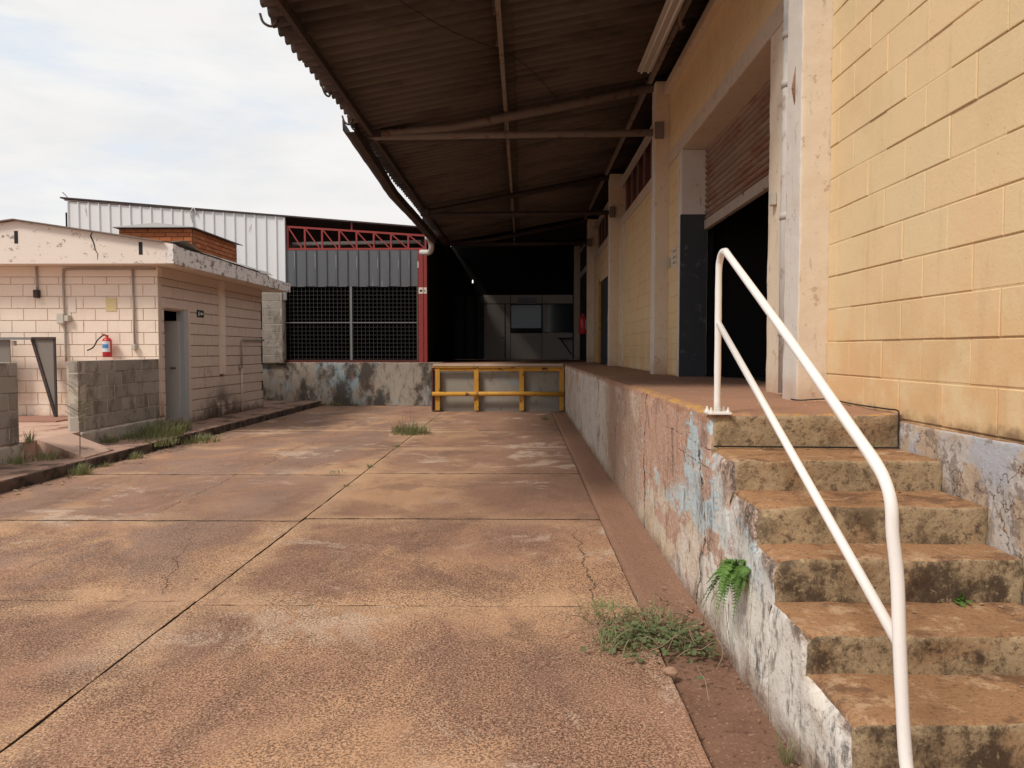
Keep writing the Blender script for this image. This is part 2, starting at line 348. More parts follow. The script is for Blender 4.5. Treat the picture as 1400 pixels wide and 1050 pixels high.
simple('yellow_steel', (.56, .29, .045), .6, .15, 5, dirt=(.13, .055, .03), dsc=6, da=.56, db=.64)
simple('red_steel', (.28, .042, .038), .5, .12, 4, dirt=(.16, .03, .025), dsc=5, da=.6, db=.7)
simple('dark_red_steel', (.10, .03, .025), .7, .2, 4)
simple('white_cladding', (.72, .72, .73), .45, .06, 2, dirt=(.38, .36, .34), dsc=7, da=.62, db=.72, vs=(1, 1, .2))
simple('grey_cladding', (.115, .12, .132), .45, .15, 2, dirt=(.30, .31, .33), dsc=5, da=.62, db=.68, vs=(2, 1, .15))
simple('galvanised', (.20, .195, .19), .5, .15, 8, dirt=(.2, .12, .09), dsc=7, da=.6, db=.7)
simple('mesh_wire', (.09, .087, .083), .6, .15, 8)
simple('roof_sheet', (.105, .084, .073), .8, .25, 3, dirt=(.055, .044, .038), dsc=1.5, da=.45, db=.66, vs=(.4, 1, 1))
simple('roof_steel', (.20, .165, .145), .7, .2, 6, dirt=(.14, .07, .045), dsc=5, da=.54, db=.66)
simple('dark_steel', (.055, .04, .036), .7, .3, 6, dirt=(.12, .06, .04), dsc=4, da=.6, db=.7)
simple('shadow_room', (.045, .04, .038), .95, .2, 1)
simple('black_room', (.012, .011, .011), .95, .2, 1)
simple('partition', (.50, .46, .42), .8, .06, 1, dirt=(.2, .17, .15), dsc=2, da=.6, db=.8)
simple('dark_frame', (.015, .014, .014), .6, .1, 4)
simple('slate_paint', (.045, .05, .058), .6, .15, 5, dirt=(.11, .11, .115), dsc=8, da=.6, db=.7)
simple('door_grey', (.42, .44, .46), .5, .05, 2)
simple('door_panel', (.56, .53, .51), .6, .05, 2, dirt=(.2, .17, .15), dsc=2, da=.6, db=.8)
simple('conduit', (.36, .31, .27), .6, .08, 5)
simple('pvc', (.52, .49, .46), .45, .08, 3, dirt=(.33, .27, .23), dsc=6, da=.55, db=.7)
simple('box_plastic', (.50, .46, .40), .5, .06, 6)
simple('black_rubber', (.018, .016, .015), .6, .2, 8)
simple('red_paint', (.50, .025, .03), .3, .05, 5, spec=.5)
simple('label_white', (.62, .64, .66), .5, .05, 9)
simple('label_blue', (.08, .22, .48), .5, .05, 9)
simple('sign_green', (.02, .05, .035), .4, .05, 5)
simple('paper_yellow', (.62, .50, .27), .8, .06, 5)
simple('paper_white', (.72, .62, .54), .8, .05, 5)
simple('porch_floor', (.50, .33, .25), .85, .25, 3, dirt=(.20, .11, .08), dsc=2, da=.5, db=.65)
simple('red_floor', (.32, .17, .125), .8, .2, 4)
simple('pavement', (.34, .21, .155), .95, .3, 3, dirt=(.12, .075, .055), dsc=2.5, da=.48, db=.62, bs=.7)
simple('kerb_concrete', (.13, .09, .07), .95, .35, 5, dirt=(.045, .033, .027), dsc=4, da=.42, db=.6, bs=.8)
simple('sheet_grey', (.30, .285, .275), .6, .15, 4)
simple('triangle_grey', (.20, .175, .155), .7, .12, 3)
simple('dried_stem', (.26, .20, .13), .9, .3, 12)
simple('side_mortar', (.46, .36, .30), .9, .2, 5)
simple('joint_dirt', (.055, .034, .024), 1, .4, 12)
simple('stone', (.36, .22, .15), .9, .3, 20)
simple('dead_leaf', (.30, .20, .13), .9, .4, 20)
simple('chip_white', (.6, .55, .5), .9, .1, 20)
def brickm():
    b = MB('orange_brick')
    c = b.mix(b.rnd(), (.40, .12, .045), (.56, .20, .075)); c = b.mix(b.mul(b.noise(20, 5), .6), c, (.30, .10, .045))
    M['brick'] = b.fin(c, .9, b.noise(50, 5), .5, .005)
    simple('brick_mortar', (.22, .085, .04), .95, .2, 8)
brickm()
def shutter():
    b = MB('rusty_shutter')
    c = b.mix(b.noise(2, 5, (1, .6, 1)), (.22, .15, .115), (.36, .26, .20))
    c = b.mix(b.mul(b.st(b.noise(3, 7, (1, .35, 1.4), off=4, r=.65), .46, .6), .85), c, (.23, .095, .05))
    c = b.mix(b.mul(b.rnd(), .4), c, (.15, .09, .065))
    M['shutter'] = b.fin(c, .65, b.noise(40, 5), .3, .004)
    b = MB('shutter_bar')
    c = b.mix(b.noise(5, 6), (.46, .40, .34), (.33, .26, .21)); c = b.mix(b.st(b.noise(6, 7, off=3, r=.7), .6, .64), c, (.06, .03, .02))
    M['shutter_bar'] = b.fin(c, .7, b.noise(40, 5), .3, .004)
shutter()
def glassm():
    b = MB('window_glass'); M['glass'] = b.fin((.04, .06, .075), .08, spec=.35)
    b = MB('glint_glow'); p = b.n('ShaderNodeEmission'); p.inputs[0].default_value = (1, .97, .92, 1); p.inputs[1].default_value = 1.6  # emission for the added glint in the dark hall, not a lamp
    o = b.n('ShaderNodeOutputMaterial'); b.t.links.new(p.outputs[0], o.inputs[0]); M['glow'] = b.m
glassm()
def leafm(name, c1, c2):
    b = MB(name); c = b.mix(b.noise(30, 3), c1, c2)
    p = b.n('ShaderNodeBsdfPrincipled'); b.put(c, p.inputs['Base Color']); p.inputs['Roughness'].default_value = .6; p.inputs['Specular IOR Level'].default_value = .3
    t = b.n('ShaderNodeBsdfTranslucent'); b.put(c, t.inputs[0]); m = b.n('ShaderNodeMixShader'); m.inputs[0].default_value = .3
    b.t.links.new(p.outputs[0], m.inputs[1]); b.t.links.new(t.outputs[0], m.inputs[2])
    o = b.n('ShaderNodeOutputMaterial'); b.t.links.new(m.outputs[0], o.inputs[0]); M[name] = b.m
leafm('leaf_green', (.10, .15, .06), (.20, .22, .10)); leafm('fern_green', (.09, .20, .04), (.20, .34, .08))
leafm('grass_green', (.15, .20, .075), (.33, .33, .16)); leafm('straw', (.30, .23, .14), (.20, .17, .10))
# ------------------------------------------------------------------ object helpers
WL = {}
def wl(o): return WL.get(o.name, Vector((0, 0, 0)))
def par(o, p):
    if p is not None:
        o.parent = p; o.matrix_parent_inverse = Matrix.Translation(-wl(p))
def link(o, p=None):
    C.objects.link(o); par(o, p); WL[o.name] = o.location.copy(); return o
def tag(o, label=None, cat=None, group=None, kind=None):
    for k, v in (('label', label), ('category', cat), ('group', group), ('kind', kind)):
        if v: o[k] = v
    return o
def thing(name, label, cat, loc, group=None):
    o = bpy.data.objects.new(name, None); o.location = loc; o.empty_display_size = .2
    link(o); return tag(o, label, cat, group)
def mesh(name, vs, fs, mats, mi=None, smooth=False):
    me = bpy.data.meshes.new(name); me.from_pydata(vs, [], fs); me.update()
    for m in (mats if isinstance(mats, list) else [mats]): me.materials.append(M[m])
    if mi: me.polygons.foreach_set('material_index', mi)
    if smooth: me.polygons.foreach_set('use_smooth', [True] * len(me.polygons))
    return me
def ob(name, me, p=None): return link(bpy.data.objects.new(name, me), p)
class G:
    """geometry collector"""
    def __init__(s): s.v = []; s.f = []; s.m = []
    def add(s, vs, fs, mi=0):
        k = len(s.v); s.v += [tuple(v) for v in vs]; s.f += [[i + k for i in f] for f in fs]; s.m += [mi] * len(fs); return s
    def box(s, x0, x1, y0, y1, z0, z1, mi=0):
        return s.add([(x0, y0, z0), (x1, y0, z0), (x1, y1, z0), (x0, y1, z0), (x0, y0, z1), (x1, y0, z1), (x1, y1, z1), (x0, y1, z1)],
                     [(0, 3, 2, 1), (4, 5, 6, 7), (0, 1, 5, 4), (1, 2, 6, 5), (2, 3, 7, 6), (3, 0, 4, 7)], mi)
    def bar(s, a, b, w, h=None, mi=0, up=(0, 0, 1)):
        a = Vector(a); b = Vector(b); h = h or w; d = (b - a).normalized(); up = Vector(up)
        if abs(d.dot(up)) > .95: up = Vector((0, 1, 0))
        r = d.cross(up).normalized(); u = r.cross(d)
        vs = [p + r * sx * w / 2 + u * sz * h / 2 for p in (a, b) for sx, sz in ((-1, -1), (1, -1), (1, 1), (-1, 1))]
        return s.add(vs, [(0, 1, 2, 3), (7, 6, 5, 4), (0, 4, 5, 1), (1, 5, 6, 2), (2, 6, 7, 3), (3, 7, 4, 0)], mi)
    def tube(s, pts, r, n=8, mi=0, cap=True):
        pts = [Vector(p) for p in pts]; rs = r if isinstance(r, list) else [r] * len(pts); k = len(s.v); ref = None
        for i, p in enumerate(pts):
            d = (pts[min(i + 1, len(pts) - 1)] - pts[max(i - 1, 0)]).normalized()
            if ref is None: ref = Vector((0, 0, 1)) if abs(d.z) < .9 else Vector((0, 1, 0))
            a = (ref - d * ref.dot(d)).normalized(); ref = a; b = d.cross(a)
            for j in range(n):
                t = 2 * math.pi * j / n; s.v.append(tuple(p + (a * math.cos(t) + b * math.sin(t)) * rs[i]))
        for i in range(len(pts) - 1):
            for j in range(n):
                j2 = (j + 1) % n; s.f.append([k + i * n + j, k + i * n + j2, k + (i + 1) * n + j2, k + (i + 1) * n + j]); s.m.append(mi)
        if cap:
            s.f.append([k + j for j in range(n)][::-1]); s.f.append([k + (len(pts) - 1) * n + j for j in range(n)]); s.m += [mi, mi]
        return s
    def build(s, name, mats, p=None, smooth=False, bevel=0):
        me = mesh(name, s.v, s.f, mats, s.m if isinstance(mats, list) else None, smooth)
        if bevel:
            bm = bmesh.new(); bm.from_mesh(me); bmesh.ops.bevel(bm, geom=bm.edges[:], offset=bevel, segments=2, affect='EDGES', clamp_overlap=True)
            bm.to_mesh(me); bm.free()
        return ob(name, me, p)
def box(name, mat, p, x0, x1, y0, y1, z0, z1, bevel=0): return G().box(x0, x1, y0, y1, z0, z1).build(name, mat, p, bevel=bevel)
def curve_pts(pts, n=6):
    """Catmull-Rom"""
    P = [Vector(p) for p in pts]; P = [P[0]] + P + [P[-1]]; o = []
    for i in range(1, len(P) - 2):
        for k in range(n):
            t = k / n; a, b, c, d = P[i - 1:i + 3]
            o.append(.5 * ((2 * b) + (c - a) * t + (2 * a - 5 * b + 4 * c - d) * t * t + (-a + 3 * b - 3 * c + d) * t ** 3))
    o.append(P[-2]); return o
def rough_box(name, mats, p, x0, x1, y0, y1, z0, z1, res=.04, r0=.012, amp=.006, chip=0.0, fsc=6, faces='TFL', sides=None, seed=0, extra=None, openback=False):
    """box with worn rounded edges; material slots: 0 top, 1 front/back (Y), 2 side (X)"""
    nx, ny, nz = [max(1, int(round((b - a) / res))) for a, b in ((x0, x1), (y0, y1), (z0, z1))]
    idx = {}; vs = []; fs = []; mi = []
    def lin(a, b, n):
        L = b - a; e = [t for t in (r0 * .3, r0 * .8, r0 * 1.5) if t < L * .3 and t < res * 1.6]
        inner = [L * i / n for i in range(1, n) if (not e) or (e[-1] * 1.3 < L * i / n < L - e[-1] * 1.3)]
        return [a + t for t in [0] + e + inner + [L - t for t in reversed(e)] + [L]]
    LX, LY, LZ = lin(x0, x1, nx), lin(y0, y1, ny), lin(z0, z1, nz)
    nx, ny, nz = len(LX) - 1, len(LY) - 1, len(LZ) - 1
    def P(i, j, k):
        key = (i, j, k)
        if key in idx: return idx[key]
        q = Vector((LX[i], LY[j], LZ[k]))
        nn = mn.fractal(q * fsc + Vector((seed * 7.1, 0, 0)), .8, 2.1, 4)
        r = r0 * (1 + .5 * nn)
        if chip:
            e = mn.fractal(q * 2.3 + Vector((seed * 3.3, 5, 1)), .8, 2.1, 4)
            r += chip * max(0, e + .15) * (1.0 if q.x < x0 + .25 else .35)
        if extra: r += extra(q)
        r = max(.002, min(r, (x1 - x0) * .45, (y1 - y0) * .45, (z1 - z0) * .45))
        inn = Vector((max(x0 + r, min(x1 - r, q.x)), max(y0 + r, q.y if openback else min(y1 - r, q.y)), max(z0 - 1, min(z1 - r, q.z))))
        dv = q - inn
        if dv.length > 1e-7: q2 = inn + dv.normalized() * r
        else: q2 = q
        dn = mn.noise_vector(q * 9 + Vector((seed, 0, 0))) * amp + mn.noise_vector(q * 28) * amp * .4
        q2 = q2 + dn
        idx[key] = len(vs); vs.append(tuple(q2)); return idx[key]
    for i in range(nx):
        for j in range(ny): fs.append((P(i, j, nz), P(i + 1, j, nz), P(i + 1, j + 1, nz), P(i, j + 1, nz))); mi.append(0)
        for k in range(nz):
            fs.append((P(i, 0, k), P(i + 1, 0, k), P(i + 1, 0, k + 1), P(i, 0, k + 1))); mi.append(1)
            fs.append((P(i + 1, ny, k), P(i, ny, k), P(i, ny, k + 1), P(i + 1, ny, k + 1))); mi.append(1)
    for j in range(ny):
        for k in range(nz):
            fs.append((P(0, j + 1, k), P(0, j, k), P(0, j, k + 1), P(0, j + 1, k + 1))); mi.append(2)
            fs.append((P(nx, j, k), P(nx, j + 1, k), P(nx, j + 1, k + 1), P(nx, j, k + 1))); mi.append(2)
    me = mesh(name, vs, fs, mats, mi, True)
    return ob(name, me, p)
BC = {}
def block_mesh(L, H, D, mat, name, bev, var):
    key = (round(L, 2), round(H, 3), D, mat, var, name, bev)
    if key in BC: return BC[key]
    r = random.Random(hash((round(L, 2), var)) & 0xffff)
    L = round(L, 2); c = bev; w = lambda a: (r.random() - .5) * a
    jx, jz = .004, .0035
    o = [(0, 0), (L, 0), (L, H), (0, H)]; i_ = [(c + abs(w(jx)), c + abs(w(jz))), (L - c - abs(w(jx)), c + abs(w(jz))), (L - c - abs(w(jx)), H - c - abs(w(jz))), (c + abs(w(jx)), H - c - abs(w(jz)))]
    vs = [(x, D, z) for x, z in o] + [(x, c * .9, z) for x, z in o] + [(x, w(.003), z) for x, z in i_]
    fs = [(8, 9, 10, 11)]
    for k in range(4):
        k2 = (k + 1) % 4; fs.append((4 + k, 4 + k2, 8 + k2, 8 + k)); fs.append((k, k2, 4 + k2, 4 + k))
    BC[key] = mesh(name, vs, fs, mat); return BC[key]
def block_wall(p, name, face, a0, a1, plane, z0, z1, ch, bl, mat, back, phase=0.0, holes=(), jh=.008, jv=.005, dep=.03, bev=.003, seed=1, stuff=False, rec=.0055, backmat=None, jit=.002, clipz=None):
    """face '-X','+X','-Y': wall in that plane, spanning a0..a1 on the other axis, from individual blocks"""
    rng = random.Random(seed); row = 0; z = z0; g = G(); sgn = {'-X': 1, '+X': -1, '-Y': 1}[face]
    while z < z1 - .01:
        zt = min(z + ch, z1); zc = (z + zt) / 2
        ivs = [(a0, a1)]
        for (h0, h1, hz0, hz1) in holes:
            if hz0 < zc < hz1:
                nv = []
                for (s, e) in ivs:
                    if h1 <= s or h0 >= e: nv.append((s, e)); continue
                    if h0 > s: nv.append((s, h0))
                    if h1 < e: nv.append((h1, e))
                ivs = nv
        x = a0 - bl + ((phase + (row % 2) * bl / 2) % bl)
        while x < a1:
            for (s, e) in ivs:
                b0, b1 = max(x, s), min(x + bl, e); zz = zt
                if clipz: zz = min(zt, clipz((b0 + b1) / 2))
                if b1 - b0 > .03 and zz - z > .03:
                    L = b1 - b0 - jv; H = zz - z - jh; j = (rng.random() - .5) * jit * 2
                    if stuff:
                        if face == '-Y': g.box(b0, b1 - jv, plane + j, plane + dep, z, z + H)
                        elif face == '-X': g.box(plane + j, plane + dep, b0, b1 - jv, z, z + H)
                        else: g.box(plane - dep, plane - j, b0, b1 - jv, z, z + H)
                    else:
                        o = bpy.data.objects.new(name, block_mesh(L, H, dep, mat, name, bev, rng.randrange(3)))
                        if face == '-Y': o.location = (b0 + jv / 2, plane + j, z + jh / 2)
                        elif face == '-X': o.location = (plane + j, b1 - jv / 2, z + jh / 2); o.rotation_euler = (0, 0, -math.pi / 2)
                        else: o.location = (plane - j, b0 + jv / 2, z + jh / 2); o.rotation_euler = (0, 0, math.pi / 2)
                        o.rotation_euler.x += (rng.random() - .5) * .006
                        C.objects.link(o); par(o, p)
            x += bl
        # mortar backing strips for this row
        for (s, e) in ivs:
            zz = zt if not clipz else min(zt, min(clipz(s), clipz(e)))
            if zz > z:
                if face == '-Y': back.box(s, e, plane + rec, plane + dep + .1, z - .0045, zz - .0045 + (0 if zz < zt else 0))
                elif face == '-X': back.box(plane + rec, plane + dep + .1, s, e, z - .0045, zz - .0045)
                else: back.box(plane - dep - .1, plane - rec, s, e, z - .0045, zz - .0045)
        z += ch; row += 1
    if stuff:
        o = g.build(name, mat, p); o['kind'] = 'stuff'

# ================================================================== GROUND
H0 = 1.115                                   # dock height
gr = G().box(-400, 400, -60, 900, -.5, -.16).build('ground', 'earth'); gr['kind'] = 'structure'
yard = thing('concrete_yard', None, None, (0, 0, 0)); yard['kind'] = 'structure'
cols = [(-5.27, -1.889, (-4.3, -2.1, .1, 2.2, 4.30, 6.36, 8.72, 11.05, 13.4, 15.9, 19.72)), (-1.881, .66, (-4.3, -2.1, .1, 2.15, 4.24, 6.46, 8.85, 11.2, 13.6, 17.85))]
k = 0
for ci, (xa, xb, ys) in enumerate(cols):
    for a, b_ in zip(ys[:-1], ys[1:]):
        k += 1; res = .07 if a > 1 and a < 9 else .16
        rough_box('concrete_slab', ['ground', 'joint_dirt', 'joint_dirt'], yard, xa, xb, a + .0085, b_ - .0085, -.12, (k * 37 % 5) * .0015 - .003, res=res, r0=.006, amp=.0035, chip=.012, fsc=5, seed=k)
rough_box('concrete_slab', ['ground'] * 3, yard, -1.878, -1.0, 17.86, 19.72, -.12, 0, res=.2, r0=.006, amp=.003)
box('joint_filler', 'joint_dirt', yard, -5.26, .64, -4.3, 19.72, -.14, -.030)
# earth strip beside the dock wall
vs, fs = [], []; NX, NY = 12, 420
for j in range(NY + 1):
    for i in range(NX + 1):
        y = -4.3 + 22.2 * j / NY; x = .668 + .35 * i / NX
        sm = 1 / (1 + math.exp(-(y - 3.85) * 14)); z = -.03 * (1 - sm) - .002 + (.022 - .017 * sm) * mn.fractal(Vector((x * 5, y * 3, 0)), .8, 2.1, 4) + .035 * max(0, (x - .9) / .1) * (.4 + .6 * abs(mn.noise(Vector((y * 2.2, 3, 1))))) - .02 * (i == 0)
        vs.append((x, y, z))
for j in range(NY):
    for i in range(NX):
        a = j * (NX + 1) + i; fs.append((a, a + 1, a + NX + 2, a + NX + 1))
es = ob('earth_strip', mesh('earth_strip', vs, fs, 'earth', smooth=True)); es['kind'] = 'structure'

# ================================================================== LOADING DOCK
dock = thing('loading_dock', 'long raised concrete loading dock with peeling blue and pink wall beside the yard', 'loading dock', (1.4, 10, 0))
def notch(q):
    r = 0
    for (yc, w, d) in ((9.4, .35, .16), (6.9, .5, .07), (4.4, .5, .03), (5.9, .3, .05)):
        r += d * max(0, 1 - abs(q.y - yc) / w)
    return r
rough_box('dock_body', ['dock_floor', 'riser', 'peeling'], dock, .98, 2.6, 3.965, 18.2, 0, H0, res=.055, r0=.018, amp=.009, chip=.035, fsc=5, seed=2, extra=notch)
# rear part of the dock, set across the yard
rough_box('dock_end', ['dock_floor', 'panel_concrete', 'panel_concrete'], dock, -2.1, .975, 17.86, 19.95, 0, H0 - .004, res=.12, r0=.01, amp=.004, seed=3)
box('dock_nosing', 'pillar_side', dock, -2.12, .95, 17.8, 17.9, H0 - .055, H0 + .012, bevel=.008)
rough_box('dock_left_wing', ['dock_floor', 'mouldy', 'mouldy'], dock, -7.4, -2.105, 19.72, 21.0, 0, H0 + .01, res=.1, r0=.02, amp=.012, chip=.02, seed=4)
box('dock_rear_floor', 'dock_floor', dock, -8, 6, 18.25 + 1.7, 29, 0, H0 - .006)

# yellow bumper frame on the dock end
bf = thing('bumper_frame', 'yellow steel bumper frame bolted on the far dock face', 'bumper frame', (-.6, 17.75, 0))
for x in (-2.0, -1.09, -.03, .905): box('post', 'yellow_steel', bf, x - .055, x + .055, 17.72, 17.795, .03, H0 - .07, bevel=.006)
box('top_rail', 'yellow_steel', bf, -2.1, .96, 17.735, 17.79, H0 - .16, H0 - .085, bevel=.006)
box('edge_plate', 'yellow_steel', bf, -2.13, .965, 17.70, 17.79, H0 - .082, H0 - .065, bevel=.002)
G().tube([(-2.12, 17.68, .42), (.0, 17.68, .43), (.97, 17.68, .425)], .052, 12).build('mid_pipe', 'yellow_steel', bf, True)
box('end_plate', 'dark_red_steel', bf, -2.14, -2.105, 17.70, 17.9, .02, H0 - .08)

# ================================================================== STAIRS
st = thing('concrete_stairs', 'worn concrete stairs with mouldy risers going up to the dock', 'stairs', (1.46, 3, 0))
lev = [.335, .513, .657, .815, .986, 1.122, 1.285]
frt = [3.965, 3.535, 3.185, 2.945, 2.60, 2.25, 1.90, 1.55]
for i in range(1, 7):
    rough_box('step', ['tread', 'riser', 'peeling'], st, .978, 1.955, frt[i], frt[i - 1] + .03, -.02, E - lev[i], res=.02, r0=.014, amp=.006, chip=.05, fsc=7, seed=10 + i, openback=True,
              extra=lambda q: max(0, 1 - (q.x - .978) / .10) * max(0, .035 + .09 * mn.noise(q * 5 + Vector((3, 1, 7)))) if q.x < 1.2 else 0)
# ================================================================== HANDRAIL
hr = thing('handrail', 'white painted bent pipe handrail along the open side of the stairs', 'handrail', (1.02, 4.0, H0))
top = Vector((1.022, 4.0, E + .495))
main = curve_pts([(1.022, 4.0, H0 + .005), (1.022, 4.0, E + .1), (1.022, 4.0, E + .40), (1.024, 3.985, E + .47), (1.026, 3.94, E + .502), (1.026, 3.87, E + .49), (1.024, 3.80, E + .46), (1.008, 2.9, E + .045), (1.0, 2.32, E - .235), (.997, 2.15, E - .318), (.999, 2.09, E - .365), (1.001, 2.06, E - .42), (1.002, 2.05, E - .50), (1.010, 2.035, E - .62), (1.008, 2.01, E - .8), (1.012, 1.98, E - 1.05), (1.012, 1.95, E - 1.14)], 5)
G().tube(main, [.0172 * (1 + (.07 * mn.noise(p * 9))) for p in main], 16).build('top_pipe', 'white_rail', hr, True)
G().tube([(1.023, 3.985, E + .135), (1.015, 3.0, E - .325), (1.008, 2.02, E - .785)], .0155, 14).build('mid_pipe', 'white_rail', hr, True)
bp = G().box(.965, 1.085, 3.94, 4.06, H0 - .002, H0 + .012)
bp.build('base_plate', 'white_rail', hr, bevel=.003)
for x, y in ((.98, 3.955), (1.068, 3.955), (.98, 4.045), (1.068, 4.045)):
    G().tube([(x, y, H0 + .01), (x, y, H0 + .022)], .010, 6).tube([(x, y, H0 + .02), (x, y, H0 + .036)], .005, 6).build('bolt', 'white_rail', hr)
# plinth along the wall
plinth_back = 1.955
# ================================================================== WAREHOUSE (right)
wh = thing('warehouse', 'long yellow block warehouse wall with tall pillars beside the loading dock', 'warehouse', (2.2, 10, H0))
XW, CH, BL = 1.975, .2075, .415
rough_box('plinth', ['tread', 'plinth', 'plinth'], wh, 1.955, 2.2, -1.0, 3.98, 0, H0 - .035, res=.05, r0=.012, amp=.006, chip=.01, seed=31)
bk = G()
ZB = E - .3335 + .002 - CH * .0
zj = E + .011 - 2 * CH + CH * .25         # joints: .052 above eye level pattern
Z0 = E + .052 - 2 * CH                    # first joint above floor
PY = [4.97, 10.42, 15.8, 21.2, 26.6]; PX = 1.787; PW = .28
# near blocks, in bays
block_wall(wh, 'block', '-X', 1.6, PY[0], XW, Z0 - CH + .10, Z0, CH - .0, BL, 'yellow_block', bk, phase=.12, seed=4, jit=.004)
block_wall(wh, 'block', '-X', 1.6, PY[0], XW, Z0, E + 3.3, CH, BL, 'yellow_block', bk, phase=.33, seed=5, jit=.004)
dy0, dy1, dz1 = 6.17, 9.53, E + 2.48
block_wall(wh, 'block', '-X', PY[0] + PW, PY[1], XW, E + 2.66, E + 3.45, CH, BL, 'yellow_block', bk, phase=.1, seed=6)
block_wall(wh, 'block', '-X', 9.72, PY[1], XW, H0, E + 2.48, CH, BL, 'yellow_block', bk, phase=.05, seed=7)
block_wall(wh, 'block', '-X', PY[1] + PW, PY[2], XW, H0, E + 2.46, CH, BL, 'yellow_block', bk, phase=.2, seed=8)
block_wall(wh, 'far_blocks', '-X', PY[2] + PW, PY[3], XW, H0, E + 2.46, CH, BL, 'yellow_block', bk, phase=.2, seed=9, stuff=True, holes=[(17.0, 19.6, 0, H0 + 2.15)])
block_wall(wh, 'far_blocks', '-X', -1.2, 1.6, XW, Z0 - CH, E + 3.3, CH, BL, 'yellow_block', bk, phase=.2, seed=19, stuff=True)
bk.build('mortar', 'yellow_mortar', wh)
block_bottom = box('wall_core', 'yellow_block', wh, XW + .012, XW + .2, -1.2, dy0 - .02, 0, H0 + .1)
for i, y in enumerate(PY):
    zt = E + 3.62 if i else E + 4.4
    rough_box('pillar', ['pillar_paint', 'pillar_paint', 'pillar_side'], wh, PX, XW + .15, y, y + PW, H0 - .01, zt, res=.035 if i == 0 else .07, r0=.008, amp=.004, chip=.006 if i else .012, seed=40 + i)
# lintels, jambs
box('lintel', 'lintel_paint', wh, XW - .012, XW + .32, PY[0] + PW - .02, PY[1] + .02, dz1, E + 2.66, bevel=.006)
for i in (1, 2, 3): box('lintel', 'lintel_paint', wh, XW - .012, XW + .12, PY[i] + PW - .02, PY[i + 1] + .02, E + 2.46, E + 2.64, bevel=.006)
rough_box('door_jamb', ['pillar_side', 'pillar_side', 'pillar_paint'], wh, XW - .01, XW + .32, 5.83, dy0, H0 - .01, dz1, res=.06, r0=.008, amp=.004, chip=.012, seed=51)
box('wall_strip', 'pillar_paint', wh, XW, XW + .12, PY[0] + PW, 5.83, H0 - .01, E + 2.66)
rough_box('door_jamb', ['pillar_side', 'pillar_side', 'pillar_side'], wh, XW - .012, XW + .32, dy1, 9.72, H0 - .01, dz1, res=.08, r0=.006, amp=.003, chip=.004, seed=52)
box('jamb_guard', 'slate_paint', wh, XW - .02, XW + .31, dy1 - .012, dy1 + .03, H0, E + 1.68, bevel=.003)
sh = box('roller_shutter', 'dark_steel', wh, XW + .34, XW + .36, dy0 - .02, dy1 + .02, E + 1.58, dz1 + .3)
ns = 14
for k in range(ns):
    z0 = E + 1.61 + k * .068
    vs = []; nn = 6
    for y in (dy0 + .01, dy1 - .01):
        for q in range(nn + 1):
            t = q / nn; vs.append((XW + .305 - .03 * math.sin(math.pi * t) ** .6, y, z0 + .061 * t))
    fs = [(q, q + 1, nn + 2 + q, nn + 1 + q) for q in range(nn)]
    ob('slat', mesh('slat', vs, fs, 'shutter', smooth=True), sh)
box('bottom_bar', 'shutter_bar', sh, XW + .27, XW + .33, dy0 + .01, dy1 - .01, E + 1.49, E + 1.605, bevel=.004)
# bays 2 and 3: grille openings over the lintels
for bi in (1, 2, 3):
    ya, yb = PY[bi] + PW, PY[bi + 1]
    box('clerestory_recess', 'dark_red_steel', wh, XW + .16, XW + .18, ya, yb, E + 2.64, E + 3.5)
    n = 7 if bi < 3 else 5
    for k in range(1, n): box('mullion', 'roof_steel', wh, XW + .04, XW + .07, ya + (yb - ya) * k / n - .02, ya + (yb - ya) * k / n + .02, E + 2.64, E + 3.32)
    box('head_rail', 'pvc', wh, XW - .03, XW + .05, ya, yb, E + 3.32, E + 3.40)
    # raised strips (old door frames)
for y in (11.1, 14.9): box('wall_strip', 'pillar_side', wh, XW - .03, XW + .05, y, y + .12, H0, E + 2.46, bevel=.004)
for y in (16.15,): box('wall_strip', 'pillar_side', wh, XW - .03, XW + .05, y, y + .1, H0, E + 2.46, bevel=.004)
dr = box('side_door', 'slate_paint', wh, XW + .02, XW + .05, 17.05, 19.55, H0, H0 + 2.1)
box('door_frame', 'yellow_steel', dr, XW - .03, XW + .03, 19.55, 19.68, H0, H0 + 2.15)
box('door_frame', 'yellow_steel', dr, XW - .02, XW + .03, 17.0, 17.05, H0, H0 + 2.15)
# body of the building: closes the dark interior and the roofline
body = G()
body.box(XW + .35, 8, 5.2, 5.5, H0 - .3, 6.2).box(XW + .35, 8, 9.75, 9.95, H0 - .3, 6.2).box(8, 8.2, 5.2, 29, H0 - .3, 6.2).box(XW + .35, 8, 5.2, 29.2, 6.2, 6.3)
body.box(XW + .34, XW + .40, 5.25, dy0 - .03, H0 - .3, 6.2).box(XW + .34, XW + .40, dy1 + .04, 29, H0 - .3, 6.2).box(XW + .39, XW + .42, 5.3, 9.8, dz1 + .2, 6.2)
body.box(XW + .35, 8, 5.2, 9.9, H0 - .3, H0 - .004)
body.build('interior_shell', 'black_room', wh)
box('rear_wall', 'yellow_block', wh, XW + .21, 8.2, -1.2, 5.18, 0, 6.4)
box('eave_beam', 'lintel_paint', wh, XW - .09, XW + .03, PY[0] + PW, PY[1] - .02, E + 3.42, E + 3.54, bevel=.006)
# chipped hole in first pillar
chp = []
G().tube([(1.80, 5.10, E + 1.60), (1.80, 5.11, E + 1.72), (1.80, 5.09, E + 1.86)], [.012, .032, .014], 8).build('exposed_rubble', 'earth', wh, True)

